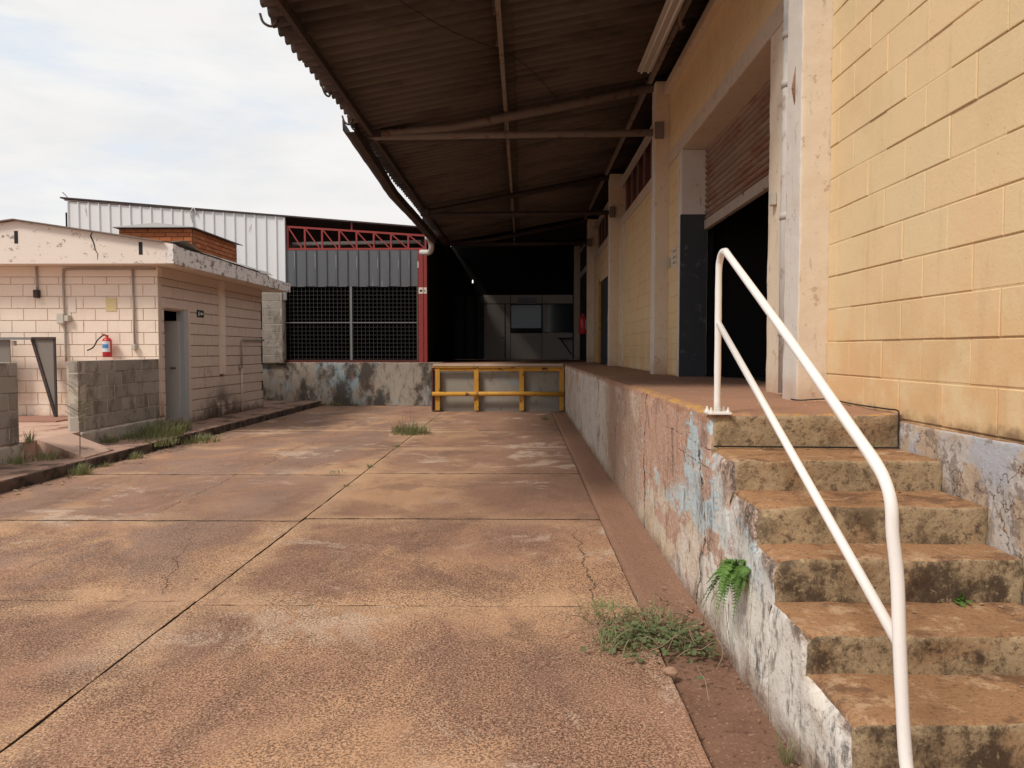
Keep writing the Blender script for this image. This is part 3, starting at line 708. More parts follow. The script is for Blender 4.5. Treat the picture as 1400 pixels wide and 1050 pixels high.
# downpipe by pillar 1
dp = thing('downpipe', 'grey pvc rainwater pipe in the corner behind the nearest pillar', 'downpipe', (1.9, 5.62, H0))
G().tube([(1.935, 5.62, H0 + .02), (1.93, 5.62, E + .9), (1.932, 5.62, E + 2.55)], .05, 14).build('pipe', 'pvc', dp, True)
for z in (E + .1, E + .95, E + 1.9, E + 2.25): G().tube([(1.932, 5.62, z), (1.932, 5.62, z + .05)], .057, 14).build('coupling', 'pvc', dp, True)
# small fittings on the wall
def small_box(label, x, y0, y1, z0, z1, mat='box_plastic', cat='junction box', dx=.04):
    o = box('junction_box', mat, None, x - dx, x, y0, y1, z0, z1, bevel=.006); tag(o, label, cat)
small_box('small white switch box on the door jamb beside the downpipe', XW - .012, 5.95, 6.02, E + 1.12, E + 1.22)
small_box('small white outlet box on the second pillar', XW - .0, 10.25, 10.33, E + 1.10, E + 1.24, dx=.05)
wsg = G().box(XW - .006, XW, 9.86, 10.10, E + 1.08, E + 1.34)
o = wsg.build('wall_notice', 'pillar_side'); tag(o, 'faded painted notice on the narrow block strip beside the shutter door', 'notice')
for zz in (1.27, 1.19, 1.12): box('text_line', 'sheet_grey', o, XW - .009, XW - .006, 9.89, 10.06, E + zz, E + zz + .03)

# black cable along the wall foot and first step
cb = G().tube(curve_pts([(1.76, 5.0, H0 + .012), (1.79, 4.9, H0 + .012), (1.95, 4.88, H0 + .02), (1.955, 4.5, H0 + .015), (1.958, 4.1, H0 + .018), (1.95, 3.97, H0 + .02), (1.945, 3.945, H0 - .01), (1.942, 3.94, H0 - .10), (1.94, 3.935, H0 - .165), (1.90, 3.93, H0 - .17), (1.5, 3.935, H0 - .168), (1.1, 3.93, H0 - .165), (.99, 3.935, H0 - .165)], 6), .0042, 6).build('cable', 'black_rubber', None, True)
tag(cb, 'thin black cable running along the wall foot and first step', 'cable')

# ================================================================== CANOPY
cp = thing('canopy_roof', 'rusty corrugated canopy roof on steel trusses over the loading dock', 'canopy', (0, 12, E + 3))
EX, EZ, RX, RZ = -2.2, E + 3.02, 2.35, E + 3.83
def rz(x): return EZ + (RZ - EZ) * (x - EX) / (RX - EX)
per = .20; y = 5.0; k = 0; rng = random.Random(3)
while y < 21.3:
    w = per * 5
    for (xa, xb, dz) in ((EX - .08, -.1, 0.0), (-.3, RX, .012)):
        vs = []; fs = []; n = 5 * 14 + 3; jx = rng.uniform(-.03, .03) if xa < -2 else 0
        sag = rng.uniform(-.012, .012)
        for i in range(n + 1):
            yy = y + (w + per * .25) * i / n
            h = .036 * math.tanh(2.2 * math.cos(2 * math.pi * yy / per)) + sag * math.sin(math.pi * i / n)
            for x in (xa + jx, (xa + xb) / 2, xb):
                vs.append((x, yy, rz(x) + h + dz + .004 * (k % 2)))
        for i in range(n):
            for q in (0, 1): a = i * 3 + q; fs.append((a, a + 3, a + 4, a + 1))
        me = mesh('roof_sheet', vs, fs, 'roof_sheet', smooth=True)
        o = ob('roof_sheet', me, cp)
        md = o.modifiers.new('thickness', 'SOLIDIFY'); md.thickness = .007
    y += w; k += 1
for x in (-2.08, -.24, 1.72):
    nm = 'purlin'
    g = G(); zc = rz(x) - .065
    ya = 5.0
    for yb in [10.55, 15.95, 21.3]:
        g.bar((x, ya, zc), (x, yb - .06, zc - .012), .05, .075); ya = yb + .04
    g.build(nm, 'roof_steel' if x > -1 else 'dark_steel', cp)
for ti, yt in enumerate((5.2, 10.62, 15.98, 21.35)):
    yq = yt; rt = .062
    zt = E + 2.95 if ti != 2 else E + 2.82
    tip = (-2.06, yq, zt - .0)
    trs = G().tube([tip, (PX + .2, yq, zt + .04)], rt * .82, 12).build('bottom_chord', 'roof_steel' if ti < 2 else 'dark_steel', cp, True)
    G().tube([(-2.1, yq, zt + .03), (-1.0, yq, rz(-1) - .17), (PX + .05, yq, rz(PX) - .12)], rt, 12).build('top_chord', 'roof_steel' if ti < 2 else 'dark_steel', cp, True)
    G().tube([(-.24, yq, zt + .05), (-.24, yq, rz(-.24) - .12)], .018, 8).build('hanger', 'roof_steel', cp)
    G().bar((-2.0, yq, zt - .08), (.9, yq, zt - .035), .02, .012).build('tie_rod', 'dark_steel', cp)
    box('truss_shoe', 'roof_steel', cp, PX - .012, PX + .11, yq - .24, yq - .2 + .001, zt - .1, zt + .12)
    for (bx, bz) in ((.03, -.04), (.08, -.04), (.03, .06), (.08, .06)):
        G().tube([(PX + bx, yq - .24, zt + bz), (PX + bx, yq - .253, zt + bz)], .010, 6).build('bolt', 'roof_steel', cp)
    box('tip_plate', 'dark_steel', cp, -2.14, -1.96, yq - .07, yq + .07, zt - .02, zt + .16)
# gutter hanging off the eave
gp = curve_pts([(-2.31, 10.2, E + 2.97), (-2.31, 11.2, E + 2.91), (-2.32, 12.6, E + 2.85), (-2.33, 13.8, E + 2.80), (-2.28, 15.6, E + 2.78), (-2.24, 17.6, E + 2.75), (-2.22, 19.0, E + 2.73)], 8)
vs = []; fs = []; prof = [(-.09, .09), (-.085, -.05), (-.03, -.075), (.06, -.07), (.08, .06)]
for i, p in enumerate(gp):
    tw = .5 * math.sin(i / len(gp) * math.pi)
    for (a, b_) in prof: vs.append((p.x + a * math.cos(tw * .3) - b_ * math.sin(tw * .3), p.y, p.z + b_ + .01 * mn.noise(p * 3)))
for i in range(len(gp) - 1):
    for q in range(4): a = i * 5 + q; fs.append((a, a + 1, a + 6, a + 5))
gt = ob('gutter', mesh('gutter', vs, fs, 'dark_steel')); md = gt.modifiers.new('t', 'SOLIDIFY'); md.thickness = .006
tag(gt, 'sagging dark metal gutter hanging from the far half of the canopy eave', 'gutter')
for (yy, l) in ((7.0, .15), (8.9, .09), (10.0, .12), (10.25, .08)):
    g = G().tube(curve_pts([(EX - .02, yy, EZ - .02), (EX - l * .5, yy - .02, EZ - .09), (EX - l, yy - .03, EZ - .06), (EX - l - .03, yy - .03, EZ + .02)], 5), .012, 6)
    g.build('gutter_bracket', 'dark_steel', cp)
# white pipe elbow at the far eave
el = G().tube(curve_pts([(-2.33, 18.6, E + 2.74), (-2.3, 18.9, E + 2.70), (-2.28, 19.0, E + 2.55), (-2.36, 19.2, E + 2.46), (-2.6, 19.4, E + 2.48)], 6), .07, 10).build('pipe_elbow', 'pvc', None, True)
tag(el, 'white pvc pipe elbow under the far end of the canopy gutter', 'pipe')
# hanging wires
wr = G().tube(curve_pts([(-1.45, 6.2, rz(-1.45) - .05), (-.8, 7.6, rz(-.8) - .09), (-.05, 8.9, rz(-.05) - .07), (.5, 10.5, rz(.5) - .12)], 8), .006, 5).build('wire', 'black_rubber')
tag(wr, 'thin dark wire strung diagonally below the canopy sheets', 'wire')
# fluorescent fixture
fx = thing('light_fixture', 'long unlit fluorescent batten hanging under the canopy near the wall', 'light fixture', (1.47, 8.2, E + 3.35))
box('housing', 'pvc', fx, 1.40, 1.54, 6.9, 9.4, E + 3.38, E + 3.43, bevel=.006)
box('reflector', 'box_plastic', fx, 1.385, 1.555, 6.92, 9.38, E + 3.365, E + 3.385, bevel=.004)
for x in (1.43, 1.51): G().tube([(x, 6.95, E + 3.345), (x, 9.35, E + 3.345)], .013, 8).build('tube_lamp', 'label_white', fx, True)
for yy in (7.2, 9.1): G().tube([(1.47, yy, E + 3.42), (1.47, yy, rz(1.47))], .006, 6).build('hanger', 'dark_steel', fx)
for p_ in ([(1.6, 7.9, E + 3.5), (1.62, 8.05, E + 3.42), (1.66, 8.1, E + 3.36)],):
    o = G().tube(curve_pts(p_, 4), [.02] * 8 + [.05], 8).build('floodlight', 'roof_steel', None, True); tag(o, 'small dark lamp holder under the canopy next to the fluorescent batten', 'lamp holder')

# ================================================================== DARK HALL AT THE END
hall = thing('dark_hall', 'dark covered hall at the far end of the dock', 'hall', (-.3, 24, H0))
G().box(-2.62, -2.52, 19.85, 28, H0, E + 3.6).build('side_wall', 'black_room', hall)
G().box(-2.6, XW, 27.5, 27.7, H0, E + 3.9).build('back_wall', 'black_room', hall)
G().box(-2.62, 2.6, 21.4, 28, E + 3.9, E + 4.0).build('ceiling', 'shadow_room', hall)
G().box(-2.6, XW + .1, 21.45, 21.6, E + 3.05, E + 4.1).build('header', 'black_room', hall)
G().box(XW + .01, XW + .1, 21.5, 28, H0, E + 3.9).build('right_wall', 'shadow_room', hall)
for k in range(9):
    x = -2.5 + k * .125; box('curtain_strip', 'slate_paint' if k % 3 else 'dark_frame', hall, x, x + .115, 27.1 + (k % 2) * .02, 27.12 + (k % 2) * .02, H0 + .05, E + 1.9)
pt = thing('office_partition', 'pale office partition with door and windows inside the dark hall', 'partition', (0, 27.2, H0))
PYY = 27.2; zb = H0 + .02
xs = [-1.43, -.45, .68, 1.77]
box('panel', 'partition', pt, xs[0], xs[1] - .01, PYY, PYY + .05, E + 1.66, E + 1.96)
box('panel', 'partition', pt, xs[1] + .01, xs[2] - .01, PYY, PYY + .05, E + 1.66, E + 1.96)
box('panel', 'partition', pt, xs[2] + .01, xs[3], PYY, PYY + .05, E + 1.66, E + 1.96)
box('panel', 'partition', pt, xs[1] + .01, xs[2] - .01, PYY, PYY + .05, zb, E + .60)
box('panel', 'partition', pt, xs[2] + .01, xs[3], PYY, PYY + .05, zb, E + .62)
box('panel', 'partition', pt, -.62, xs[1] - .01, PYY, PYY + .05, zb, E + 1.64)
d_ = box('door', 'partition', pt, -1.40, -.66, PYY + .005, PYY + .05, zb, E + 1.63)
G().tube([(-.73, PYY - .03, E + .44), (-.73, PYY + .01, E + .44)], .03, 8).build('handle', 'dark_frame', d_)
box('frame', 'dark_frame', pt, xs[0] - .04, xs[3] + .04, PYY + .02, PYY + .07, zb - .01, E + 1.99)
wd = box('window', 'glass', pt, xs[1] + .03, xs[2] - .03, PYY - .005, PYY + .015, E + .78, E + 1.60)
box('sill', 'dark_frame', wd, xs[1], xs[2], PYY - .02, PYY + .02, E + .61, E + .78)
wd = box('window', 'glass', pt, xs[2] + .03, xs[3] - .03, PYY + .0, PYY + .015, E + .64, E + 1.62)
box('curtain', 'partition', wd, xs[2] + .04, xs[2] + .2, PYY - .02, PYY - .005, E + .66, E + 1.6)
ac = thing('air_conditioner', 'small pale air conditioner above the office window', 'air conditioner', (.1, 27.15, E + 1.75))
box('case', 'door_grey', ac, -.22, .5, 27.02, 27.19, E + 1.64, E + 1.88, bevel=.01)
for q in range(4): box('louvre', 'dark_frame', ac, -.19, .47, 27.005, 27.02, E + 1.66 + q * .05, E + 1.675 + q * .05)
tb = thing('folding_shelf', 'dark wall shelf on a diagonal brace below the right office window', 'shelf', (1.5, 27, E + .4))
box('top', 'dark_frame', tb, 1.25, 1.74, 26.8, 27.18, E + .39, E + .43); G().bar((1.33, 26.85, E + .38), (1.72, 27.1, E - .16), .03).build('brace', 'dark_frame', tb)
glint = G().tube([(-1.78, 26.9, E + 2.36), (-1.78, 26.9, E + 2.43), (-1.78, 26.9, E + 2.47)], [.016, .018, .008], 8).build('glint_speck', 'glow', None, True)  # added glowing speck standing for a glint of light, no real bulb
tag(glint, 'tiny added glowing speck for a glint of light in the dark hall', 'glint of light')
box('added_glint_arm', 'dark_steel', glint, -1.80, -1.76, 26.9, 27.1, E + 2.47, E + 2.49)  # small arm behind the added glint speck

def extinguisher(label, x, y, z, h, ax, hose=True):
    t = thing('fire_extinguisher', label, 'fire extinguisher', (x, y, z)); r = h * .19
    prof = [(0, r * .9), (.02 * h, r), (.72 * h, r), (.80 * h, r * .75), (.85 * h, r * .3), (.9 * h, r * .28)]
    G().tube([(x, y, z + a) for a, _ in prof], [b for _, b in prof], 16).build('cylinder_body', 'red_paint', t, True)
    c = Vector((x, y, z))
    dn = {'-Y': Vector((0, -1, 0)), '-X': Vector((-1, 0, 0))}[ax]; sd = dn.cross(Vector((0, 0, 1)))
    def arc(name, mat, z0, z1, a0, a1, rr):
        vs = []; fs = []; n = 8
        for i in range(n + 1):
            a = a0 + (a1 - a0) * i / n; d = dn * math.cos(a) + sd * math.sin(a)
            for zz in (z0, z1): vs.append(tuple(c + d * rr + Vector((0, 0, zz))))
        for i in range(n): fs.append((2 * i, 2 * i + 2, 2 * i + 3, 2 * i + 1))
        ob(name, mesh(name, vs, fs, mat, smooth=True), t)
    arc('label_sheet', 'label_white', .22 * h, .68 * h, -1.1, 1.1 if hose else -.5, r * 1.02)
    if hose: arc('label_patch', 'label_blue', .38 * h, .55 * h, -.7, .7, r * 1.05)
    G().tube([(x, y, z + .88 * h), (x, y, z + .95 * h)], r * .35, 8).bar(c + Vector((0, 0, .94 * h)), c + dn * r * .8 + sd * r * .9 + Vector((0, 0, 1.0 * h)), .02, .012).build('valve', 'red_paint', t)
    if hose:
        hp = [c + Vector((0, 0, .92 * h)), c + sd * r * .9 + Vector((0, 0, .93 * h)), c + sd * r * 2.2 + Vector((0, 0, .72 * h)), c + sd * r * 3.2 + Vector((0, 0, .42 * h)), c + sd * r * 4.6 + Vector((0, 0, .28 * h))]
        G().tube(curve_pts(hp, 5), .011, 6).build('hose', 'black_rubber', t, True)
    return t
extinguisher('red fire extinguisher with hose on the peach building front wall', -6.83, 12.38, E - .115, .38, '-Y')
extinguisher('red fire extinguisher on the far pillar beside the dark hall', 1.70, 21.6, E + .45, .60, '-Y', False)

# ================================================================== GATE BUILDING (far left, red truss)
gb = thing('gate_shed', 'metal shed with mesh gates under a red truss beyond the yard', 'shed', (-4.5, 19.8, H0))
YG = 19.8
zr = lambda x: E + 3.45 + (3.14 - 3.45) * (x + 6.2) / (6.2 - 2.5)
rc = box('red_column', 'red_steel', gb, -2.72, -2.49, YG - .05, YG + .12, H0, E + 2.62, bevel=.01)
box('column_rib', 'dark_red_steel', rc, -2.60, -2.585, YG - .062, YG - .05, H0, E + 2.6)
box('sticker', 'paper_white', rc, -2.71, -2.50, YG - .058, YG - .05, E + 1.46, E + 1.62)
box('sticker_print', 'dark_frame', rc, -2.68, -2.62, YG - .061, YG - .058, E + 1.51, E + 1.56)
box('sticker_print', 'dark_frame', rc, -2.56, -2.54, YG - .061, YG - .058, E + 1.50, E + 1.56)
tr = G(); zt0, zt1, zb_ = E + 3.20, E + 2.96, E + 2.62
tx0, tx1 = -6.15, -2.50; ztf = lambda x: zt0 + (zt1 - zt0) * (x - tx0) / (tx1 - tx0)
G().bar((tx0, YG, zt0), (tx1, YG, zt1), .05, .05).build('truss_chord', 'red_steel', gb)
G().bar((tx0, YG, zb_), (tx1, YG, zb_), .05, .05).build('truss_chord', 'red_steel', gb)
for k in range(9):
    x = tx0 + .03 + (tx1 - tx0 - .06) * k / 8
    G().bar((x, YG, zb_ + .02), (x, YG, ztf(x) - .02), .045, .045).build('truss_post', 'red_steel', gb)
    if k < 8:
        x2 = tx0 + (tx1 - tx0) * (k + 1) / 8 - .03
        G().bar((x + .03, YG - .004, ztf(x) - .03), (x2 - .03, YG - .004, zb_ + .03), .035, .03).build('truss_brace', 'red_steel', gb)
G().bar((-4.45, YG, ztf(-4.45)), (-4.45, YG, zr(-4.45)), .04).build('roof_prop', 'red_steel', gb)
G().tube([(-6.1, YG + .35, E + 2.80), (-2.4, YG + .35, E + 2.86)], .052, 12).build('white_pipe', 'pvc', gb, True)
def ribbed(name, mat, p, x, w, y, z0, z1, z1b=None, rib=.05, rh=.035):
    """one trapezoidal cladding panel"""
    z1b = z1b or z1; xs_ = [0, rib * .3, rib * .75, rib * 1.05, w * .5, w]; ds = [0, rh, rh, 0, 0, 0]
    vs = []
    for a, d in zip(xs_, ds):
        vs += [(x + a, y - d, z0), (x + a, y - d, z1 + (z1b - z1) * a / w)]
    fs = [(2 * i, 2 * i + 2, 2 * i + 3, 2 * i + 1) for i in range(5)]
    n = len(vs); vs += [(a, b_ + .004, c) for a, b_, c in vs]
    fs += [(f[3] + n, f[2] + n, f[1] + n, f[0] + n) for f in list(fs)]
    return ob(name, mesh(name, vs, fs, mat), p)
x = -6.22; k = 0
while x < -2.75:
    w = min(.271, -2.73 - x); ribbed('cladding_panel', 'grey_cladding', gb, x, w - .002, YG - .03 + .004 * (k % 2), E + 1.655 - .012 * (k % 2), E + 2.585); x += .271; k += 1
# mesh gates
g = G(); x = -6.3
while x < -2.75: g.box(x - .0028, x + .0028, YG, YG + .006, H0 + .06, E + 1.66); x += .104
z = H0 + .1
while z < E + 1.66: g.box(-6.35, -2.74, YG + .01, YG + .019, z - .0028, z + .0028); z += .104
o = g.build('gate_mesh', 'mesh_wire', gb); o['kind'] = 'stuff'
box('gate_post', 'galvanised', gb, -4.51, -4.455, YG - .03, YG + .0, H0, E + 1.66)
box('gate_rail', 'galvanised', gb, -6.35, -2.74, YG - .02, YG - .002, E + .70, E + .725)
box('gate_sill', 'dark_red_steel', gb, -6.4, -2.74, YG - .04, YG + .05, H0 + .01, H0 + .07)
box('gate_stile', 'mesh_wire', gb, -2.765, -2.735, YG - .03, YG + .02, H0, E + 1.66)
# shed shell
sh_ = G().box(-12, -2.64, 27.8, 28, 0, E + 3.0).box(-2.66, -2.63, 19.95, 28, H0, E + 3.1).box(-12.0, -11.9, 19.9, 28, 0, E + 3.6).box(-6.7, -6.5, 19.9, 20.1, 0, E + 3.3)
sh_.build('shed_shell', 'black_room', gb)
rfv = [(-12.0, YG - .12, E + 3.93), (-2.25, YG - .12, E + 3.12), (-2.25, 28, E + 3.12), (-12.0, 28, E + 3.93)]
rfv = [(a, b_, c + .0) for a, b_, c in rfv]; rfv += [(a, b_, c + .035) for a, b_, c in rfv]
ob('shed_roof', mesh('shed_roof', rfv, [(0, 3, 2, 1), (4, 5, 6, 7), (0, 1, 5, 4), (1, 2, 6, 5), (2, 3, 7, 6), (3, 0, 4, 7)], 'dark_steel'), gb)
x = -11.85; k = 0
ztop = lambda x: E + 3.86 + (3.45 - 3.86) * (x + 11.85) / (11.85 - 6.19)
while x < -6.2:
    w = min(.2712, -6.19 - x); ribbed('white_panel', 'white_cladding', gb, x, w - .001, YG - .06 + .002 * (k % 2), .3 if x < -6.75 else E + 1.3, ztop(x), ztop(x + w)); x += .2712; k += 1
box('corner_post', 'white_cladding', gb, -6.20, -6.17, YG - .09, YG + .02, E + 1.3, ztop(-6.19) - .01)
G().bar((-11.9, YG - .08, ztop(-11.9) + .02), (-6.17, YG - .08, ztop(-6.17) + .02), .04, .025).build('flashing', 'roof_steel', gb)
G().tube([(-11.8, YG, ztop(-11.8)), (-11.9, YG, ztop(-11.8) + .15), (-12.0, YG, ztop(-11.8) + .25)], .012, 5).build('wire_stub', 'galvanised', gb)
G().tube(curve_pts([(-8.55, YG - .12, E + 3.3), (-8.6, YG - .12, ztop(-8.5) - .1), (-8.52, YG - .12, ztop(-8.5) + .05), (-8.45, YG - .1, ztop(-8.5) - .12)], 5), .018, 6).build('cable_hook', 'pvc', gb, True)
# bare block column
bc = thing('block_column', 'bare brown block column between the peach building and the mesh gate', 'column', (-6.5, 19.5, H0))
bkg = G(); block_wall(bc, 'block', '-Y', -6.95, -6.24, 19.62, H0, E + 1.6, .2, .4, 'bare_block_warm' if 'bare_block_warm' in M else 'bare_block', bkg, phase=.25, jh=.012, jv=.012, dep=.2)
bkg.build('mortar', 'bare_mortar', bc)

# ================================================================== PEACH BUILDING (left)
pb = thing('peach_building', 'small peach painted block building with overhanging stained roof', 'building', (-8, 14, .1))
XF, YF = -6.03, 12.5; ZP = .13; ZF = .345       # side wall plane, front plane, pavement, porch floor
ZS = E + 1.38
bkg = G(); block_wall(pb, 'block', '-Y', -10.4, XF, YF, ZF - .01, ZS - .17, .2, .4, 'peach_block', bkg, phase=.12, jh=.013, jv=.010, seed=21, rec=.014)
bkg.build('mortar', 'peach_mortar' if 'peach_mortar' in M else 'peach_block', pb)
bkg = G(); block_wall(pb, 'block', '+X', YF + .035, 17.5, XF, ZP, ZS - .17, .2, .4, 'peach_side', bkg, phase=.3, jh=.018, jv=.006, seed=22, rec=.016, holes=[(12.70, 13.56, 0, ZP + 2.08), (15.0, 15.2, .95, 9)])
bkg.build('mortar', 'side_mortar', pb)
box('ring_beam', 'peach_block', pb, -10.4, XF + .002, YF - .003, YF + .15, ZS - .17, ZS)
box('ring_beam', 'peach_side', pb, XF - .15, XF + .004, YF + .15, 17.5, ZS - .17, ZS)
box('pilaster', 'peach_block', pb, XF - .1, XF + .05, 15.0, 15.2, E - .48, ZS - .0, bevel=.006)
box('inner_wall', 'shadow_room', pb, -10.3, XF - .14, YF + .14, YF + .2, .05, ZS)
box('inner_wall', 'shadow_room', pb, XF - .14, XF - .10, 13.7, 17.5, .05, ZS)
box('inner_wall', 'shadow_room', pb, -7.4, -7.35, 12.7, 17.5, .05, ZS)
box('inner_wall', 'shadow_room', pb, -10.4, XF, 17.4, 17.5, .05, ZS)
# roof slab with gabled front parapet
fx0, fx1, fy0, fy1 = -10.65, -5.58, 12.1, 18.2
pk = -8.10
vs = [(fx0, fy0, ZS), (fx1, fy0, ZS), (fx1, fy0, E + 1.69), (pk, fy0, E + 2.06), (fx0, fy0, E + 1.69)]; n = len(vs)
vs += [(a, b_ + .12, c) for a, b_, c in vs]
fs = [(0, 1, 2, 3, 4), (9, 8, 7, 6, 5), (0, 5, 6, 1), (1, 6, 7, 2), (2, 7, 8, 3), (3, 8, 9, 4), (4, 9, 5, 0)]
me = mesh('front_fascia', vs, fs, 'fascia_front'); ob('front_fascia', me, pb)
vs = []; fs = []; NS = 26
for i in range(NS + 1):
    y = fy0 - .003 + (fy1 - fy0) * i / NS; zt = E + 1.675 - .06 * i / NS + .02 * mn.noise(Vector((y * 1.3, 0, 4)))
    if y > 16.7: zt -= .03
    vs += [(fx1 - .12, y, ZS + .002), (fx1 + .003, y, ZS + .002), (fx1 + .003, y, zt), (fx1 - .12, y, zt)]
for i in range(NS):
    for q in range(4): a = i * 4 + q; b_ = i * 4 + (q + 1) % 4; fs.append((a, b_, b_ + 4, a + 4))
fs += [(0, 3, 2, 1), tuple(NS * 4 + q for q in range(4))]
ob('side_fascia', mesh('side_fascia', vs, fs, 'fascia_side'), pb)
box('soffit_slab', 'peach_block', pb, fx0 + .01, fx1 - .01, fy0 + .01, fy1 - .01, ZS + .004, ZS + .10)
# coping sheets
G().bar((fx0, fy0 + .03, E + 1.705), (pk, fy0 + .03, E + 2.075), .22, .018).build('coping_sheet', 'roof_steel', pb)
G().bar((pk, fy0 + .03, E + 2.075), (fx1 - .15, fy0 + .03, E + 1.722), .22, .018).build('coping_sheet', 'roof_steel', pb)
vs = []; fs = []
for i in range(21):
    y = fy0 + .15 + 4.6 * i / 20; lift = .10 * math.exp(-((y - 12.5) / .35) ** 2) + .03 * mn.noise(Vector((y * 2, 1, 1))) + .01
    vs += [(fx1 - .28, y, E + 1.72), (fx1 - .08, y, E + 1.715 + lift * .5), (fx1 + .02 + lift * .3, y, E + 1.69 + lift - .06 * i / 20)]
for i in range(20):
    for q in (0, 1): a = i * 3 + q; fs.append((a, a + 1, a + 4, a + 3))
o = ob('flashing_sheet', mesh('flashing_sheet', vs, fs, 'sheet_grey'), pb); md = o.modifiers.new('t', 'SOLIDIFY'); md.thickness = .006
vs = [(fx0, fy0 + .1, E + 1.62), (pk, fy0 + .1, E + 2.0), (fx1 - .1, fy0 + .1, E + 1.62), (fx0, fy1, E + 1.5), (pk, fy1, E + 1.85), (fx1 - .1, fy1, E + 1.5)]
ob('roof_deck', mesh('roof_deck', vs, [(0, 1, 4, 3), (1, 2, 5, 4)], 'dark_steel'), pb)
for x in (-8.10 - .0, -6.10):
    zt_ = E + 1.90 if x < -7 else E + 1.72
    box('drain_slot', 'dark_frame', pb, x - .03, x + .03, fy0 - .004, fy0 + .02, zt_ - .2, zt_)
# crack in fascia
G().tube([(-6.86, fy0 - .002, E + 1.90), (-6.90, fy0 - .002, E + 1.82), (-6.85, fy0 - .002, E + 1.70), (-6.83, fy0 - .002, E + 1.60), (-6.79, fy0 - .002, E + 1.53), (-6.80, fy0 - .002, E + 1.44)], [.004, .012, .011, .008, .006, .003], 5).build('crack', 'dark_frame', pb)
# doorway
dw = thing('open_doorway', None, None, (0, 0, 0)) if False else None
fr = box('door_frame', 'door_grey', pb, XF - .12, XF + .02, 13.40, 13.56, ZP, ZP + 2.03, bevel=.006)
box('door_frame', 'peach_side', pb, XF - .12, XF + .025, 13.56, 13.66, ZP, ZP + 2.10, bevel=.006)
box('door_head', 'peach_side', pb, XF - .12, XF + .025, 12.70, 13.56, ZP + 2.03, ZP + 2.10, bevel=.006)
dl = box('door', 'door_panel', pb, -6.75, XF - .06, 13.36, 13.395, ZP, ZP + 1.83)
G().tube([(-6.16, 13.37, ZP + 1.0), (-6.16, 13.32, ZP + 1.0), (-6.24, 13.32, ZP + 1.0)], .012, 6).build('handle', 'dark_steel', dl)
box('threshold', 'pavement', pb, XF - .3, XF + .01, 12.70, 13.56, ZP - .02, ZP + .06)
box('room_floor', 'porch_floor', pb, -7.4, XF - .05, 12.7, 17.4, 0, ZP + .02)
# exit sign
sg = thing('exit_sign', 'small dark green arrow sign beside the doorway', 'sign', (XF + .01, 14.12, E + .67))
box('plate', 'sign_green', sg, XF + .001, XF + .012, 13.98, 14.26, E + .61, E + .74)
vs = [(XF + .014, y, E + z) for y, z in ((14.10, .675), (14.15, .72), (14.15, .69), (14.23, .69), (14.23, .66), (14.15, .66), (14.15, .63))]
ob('arrow', mesh('arrow', vs, [(0, 6, 5, 4, 3, 2, 1)], 'label_white'), sg)
vs = [(XF + .014, y, E + z) for y, z in ((14.01, .63), (14.03, .63), (14.045, .66), (14.06, .63), (14.08, .64), (14.06, .68), (14.075, .70), (14.05, .715), (14.02, .69))]
ob('running_figure', mesh('running_figure', vs, [tuple(range(9))], 'label_white'), sg)
# conduits on the front wall
def conduit(label, pts, boxes=(), mat='conduit', r=.017):
    t = thing('conduit', label, 'conduit', pts[0]); G().tube(pts, r, 8).build('pipe', mat, t, True)
    for (x0, x1, z0, z1, m) in boxes: box('outlet_box', m, t, x0, x1, YF - .09, YF - .005, z0, z1, bevel=.008)
yc = YF - .03
conduit('short conduit with a black switch hanging at the left of the front wall', [(-8.03, yc, ZS - .01), (-8.02, yc, E + .93)], [(-8.06, -7.98, E + .86, E + .99, 'dark_steel')])
conduit('long conduit bending along the soffit down to a double outlet box', curve_pts([(-6.05, yc, ZS - .045), (-7.0, yc, ZS - .045), (-7.52, yc, ZS - .05), (-7.58, yc, ZS - .1), (-7.585, yc, E + .9), (-7.57, yc, E - .2)], 6), [(-7.68, -7.56, E + .43, E + .60, 'box_plastic'), (-7.555, -7.48, E + .47, E + .57, 'box_plastic')])
conduit('straight conduit with a round outlet right of the fire extinguisher', [(-6.43, yc, ZS - .05), (-6.42, yc, E + .02)], [(-6.455, -6.385, E - .0, E + .10, 'box_plastic')])
o = box('paper_sheet', 'paper_white', None, -7.53, -7.40, YF - .008, YF - .004, E + .62, E + .86); tag(o, 'blank white patch beside the double outlet box', 'paper')
o = box('paper_sheet', 'paper_yellow', None, -6.90, -6.72, YF - .008, YF - .004, E + .64, E + .86); tag(o, 'faded yellow paper on the front wall above the extinguisher', 'paper')
# water pipe on side wall
wp = thing('water_pipe', 'thin water pipe with valve on the shaded side wall', 'pipe', (XF + .03, 16.1, ZP))
G().tube([(XF + .03, 17.5, E + .22), (XF + .03, 16.15, E + .22), (XF + .03, 16.12, E + .20), (XF + .03, 16.10, E - .35)], .018, 8).build('upper_pipe', 'conduit', wp, True)
G().tube([(XF + .03, 16.10, E - .35), (XF + .03, 16.10, ZP + .02)], .016, 8).build('lower_pipe', 'paper_white', wp, True)
G().tube([(XF + .03, 15.98, E - .37), (XF + .03, 16.06, E - .36), (XF + .03, 16.1, E - .36)], .028, 8).build('valve', 'conduit', wp, True)

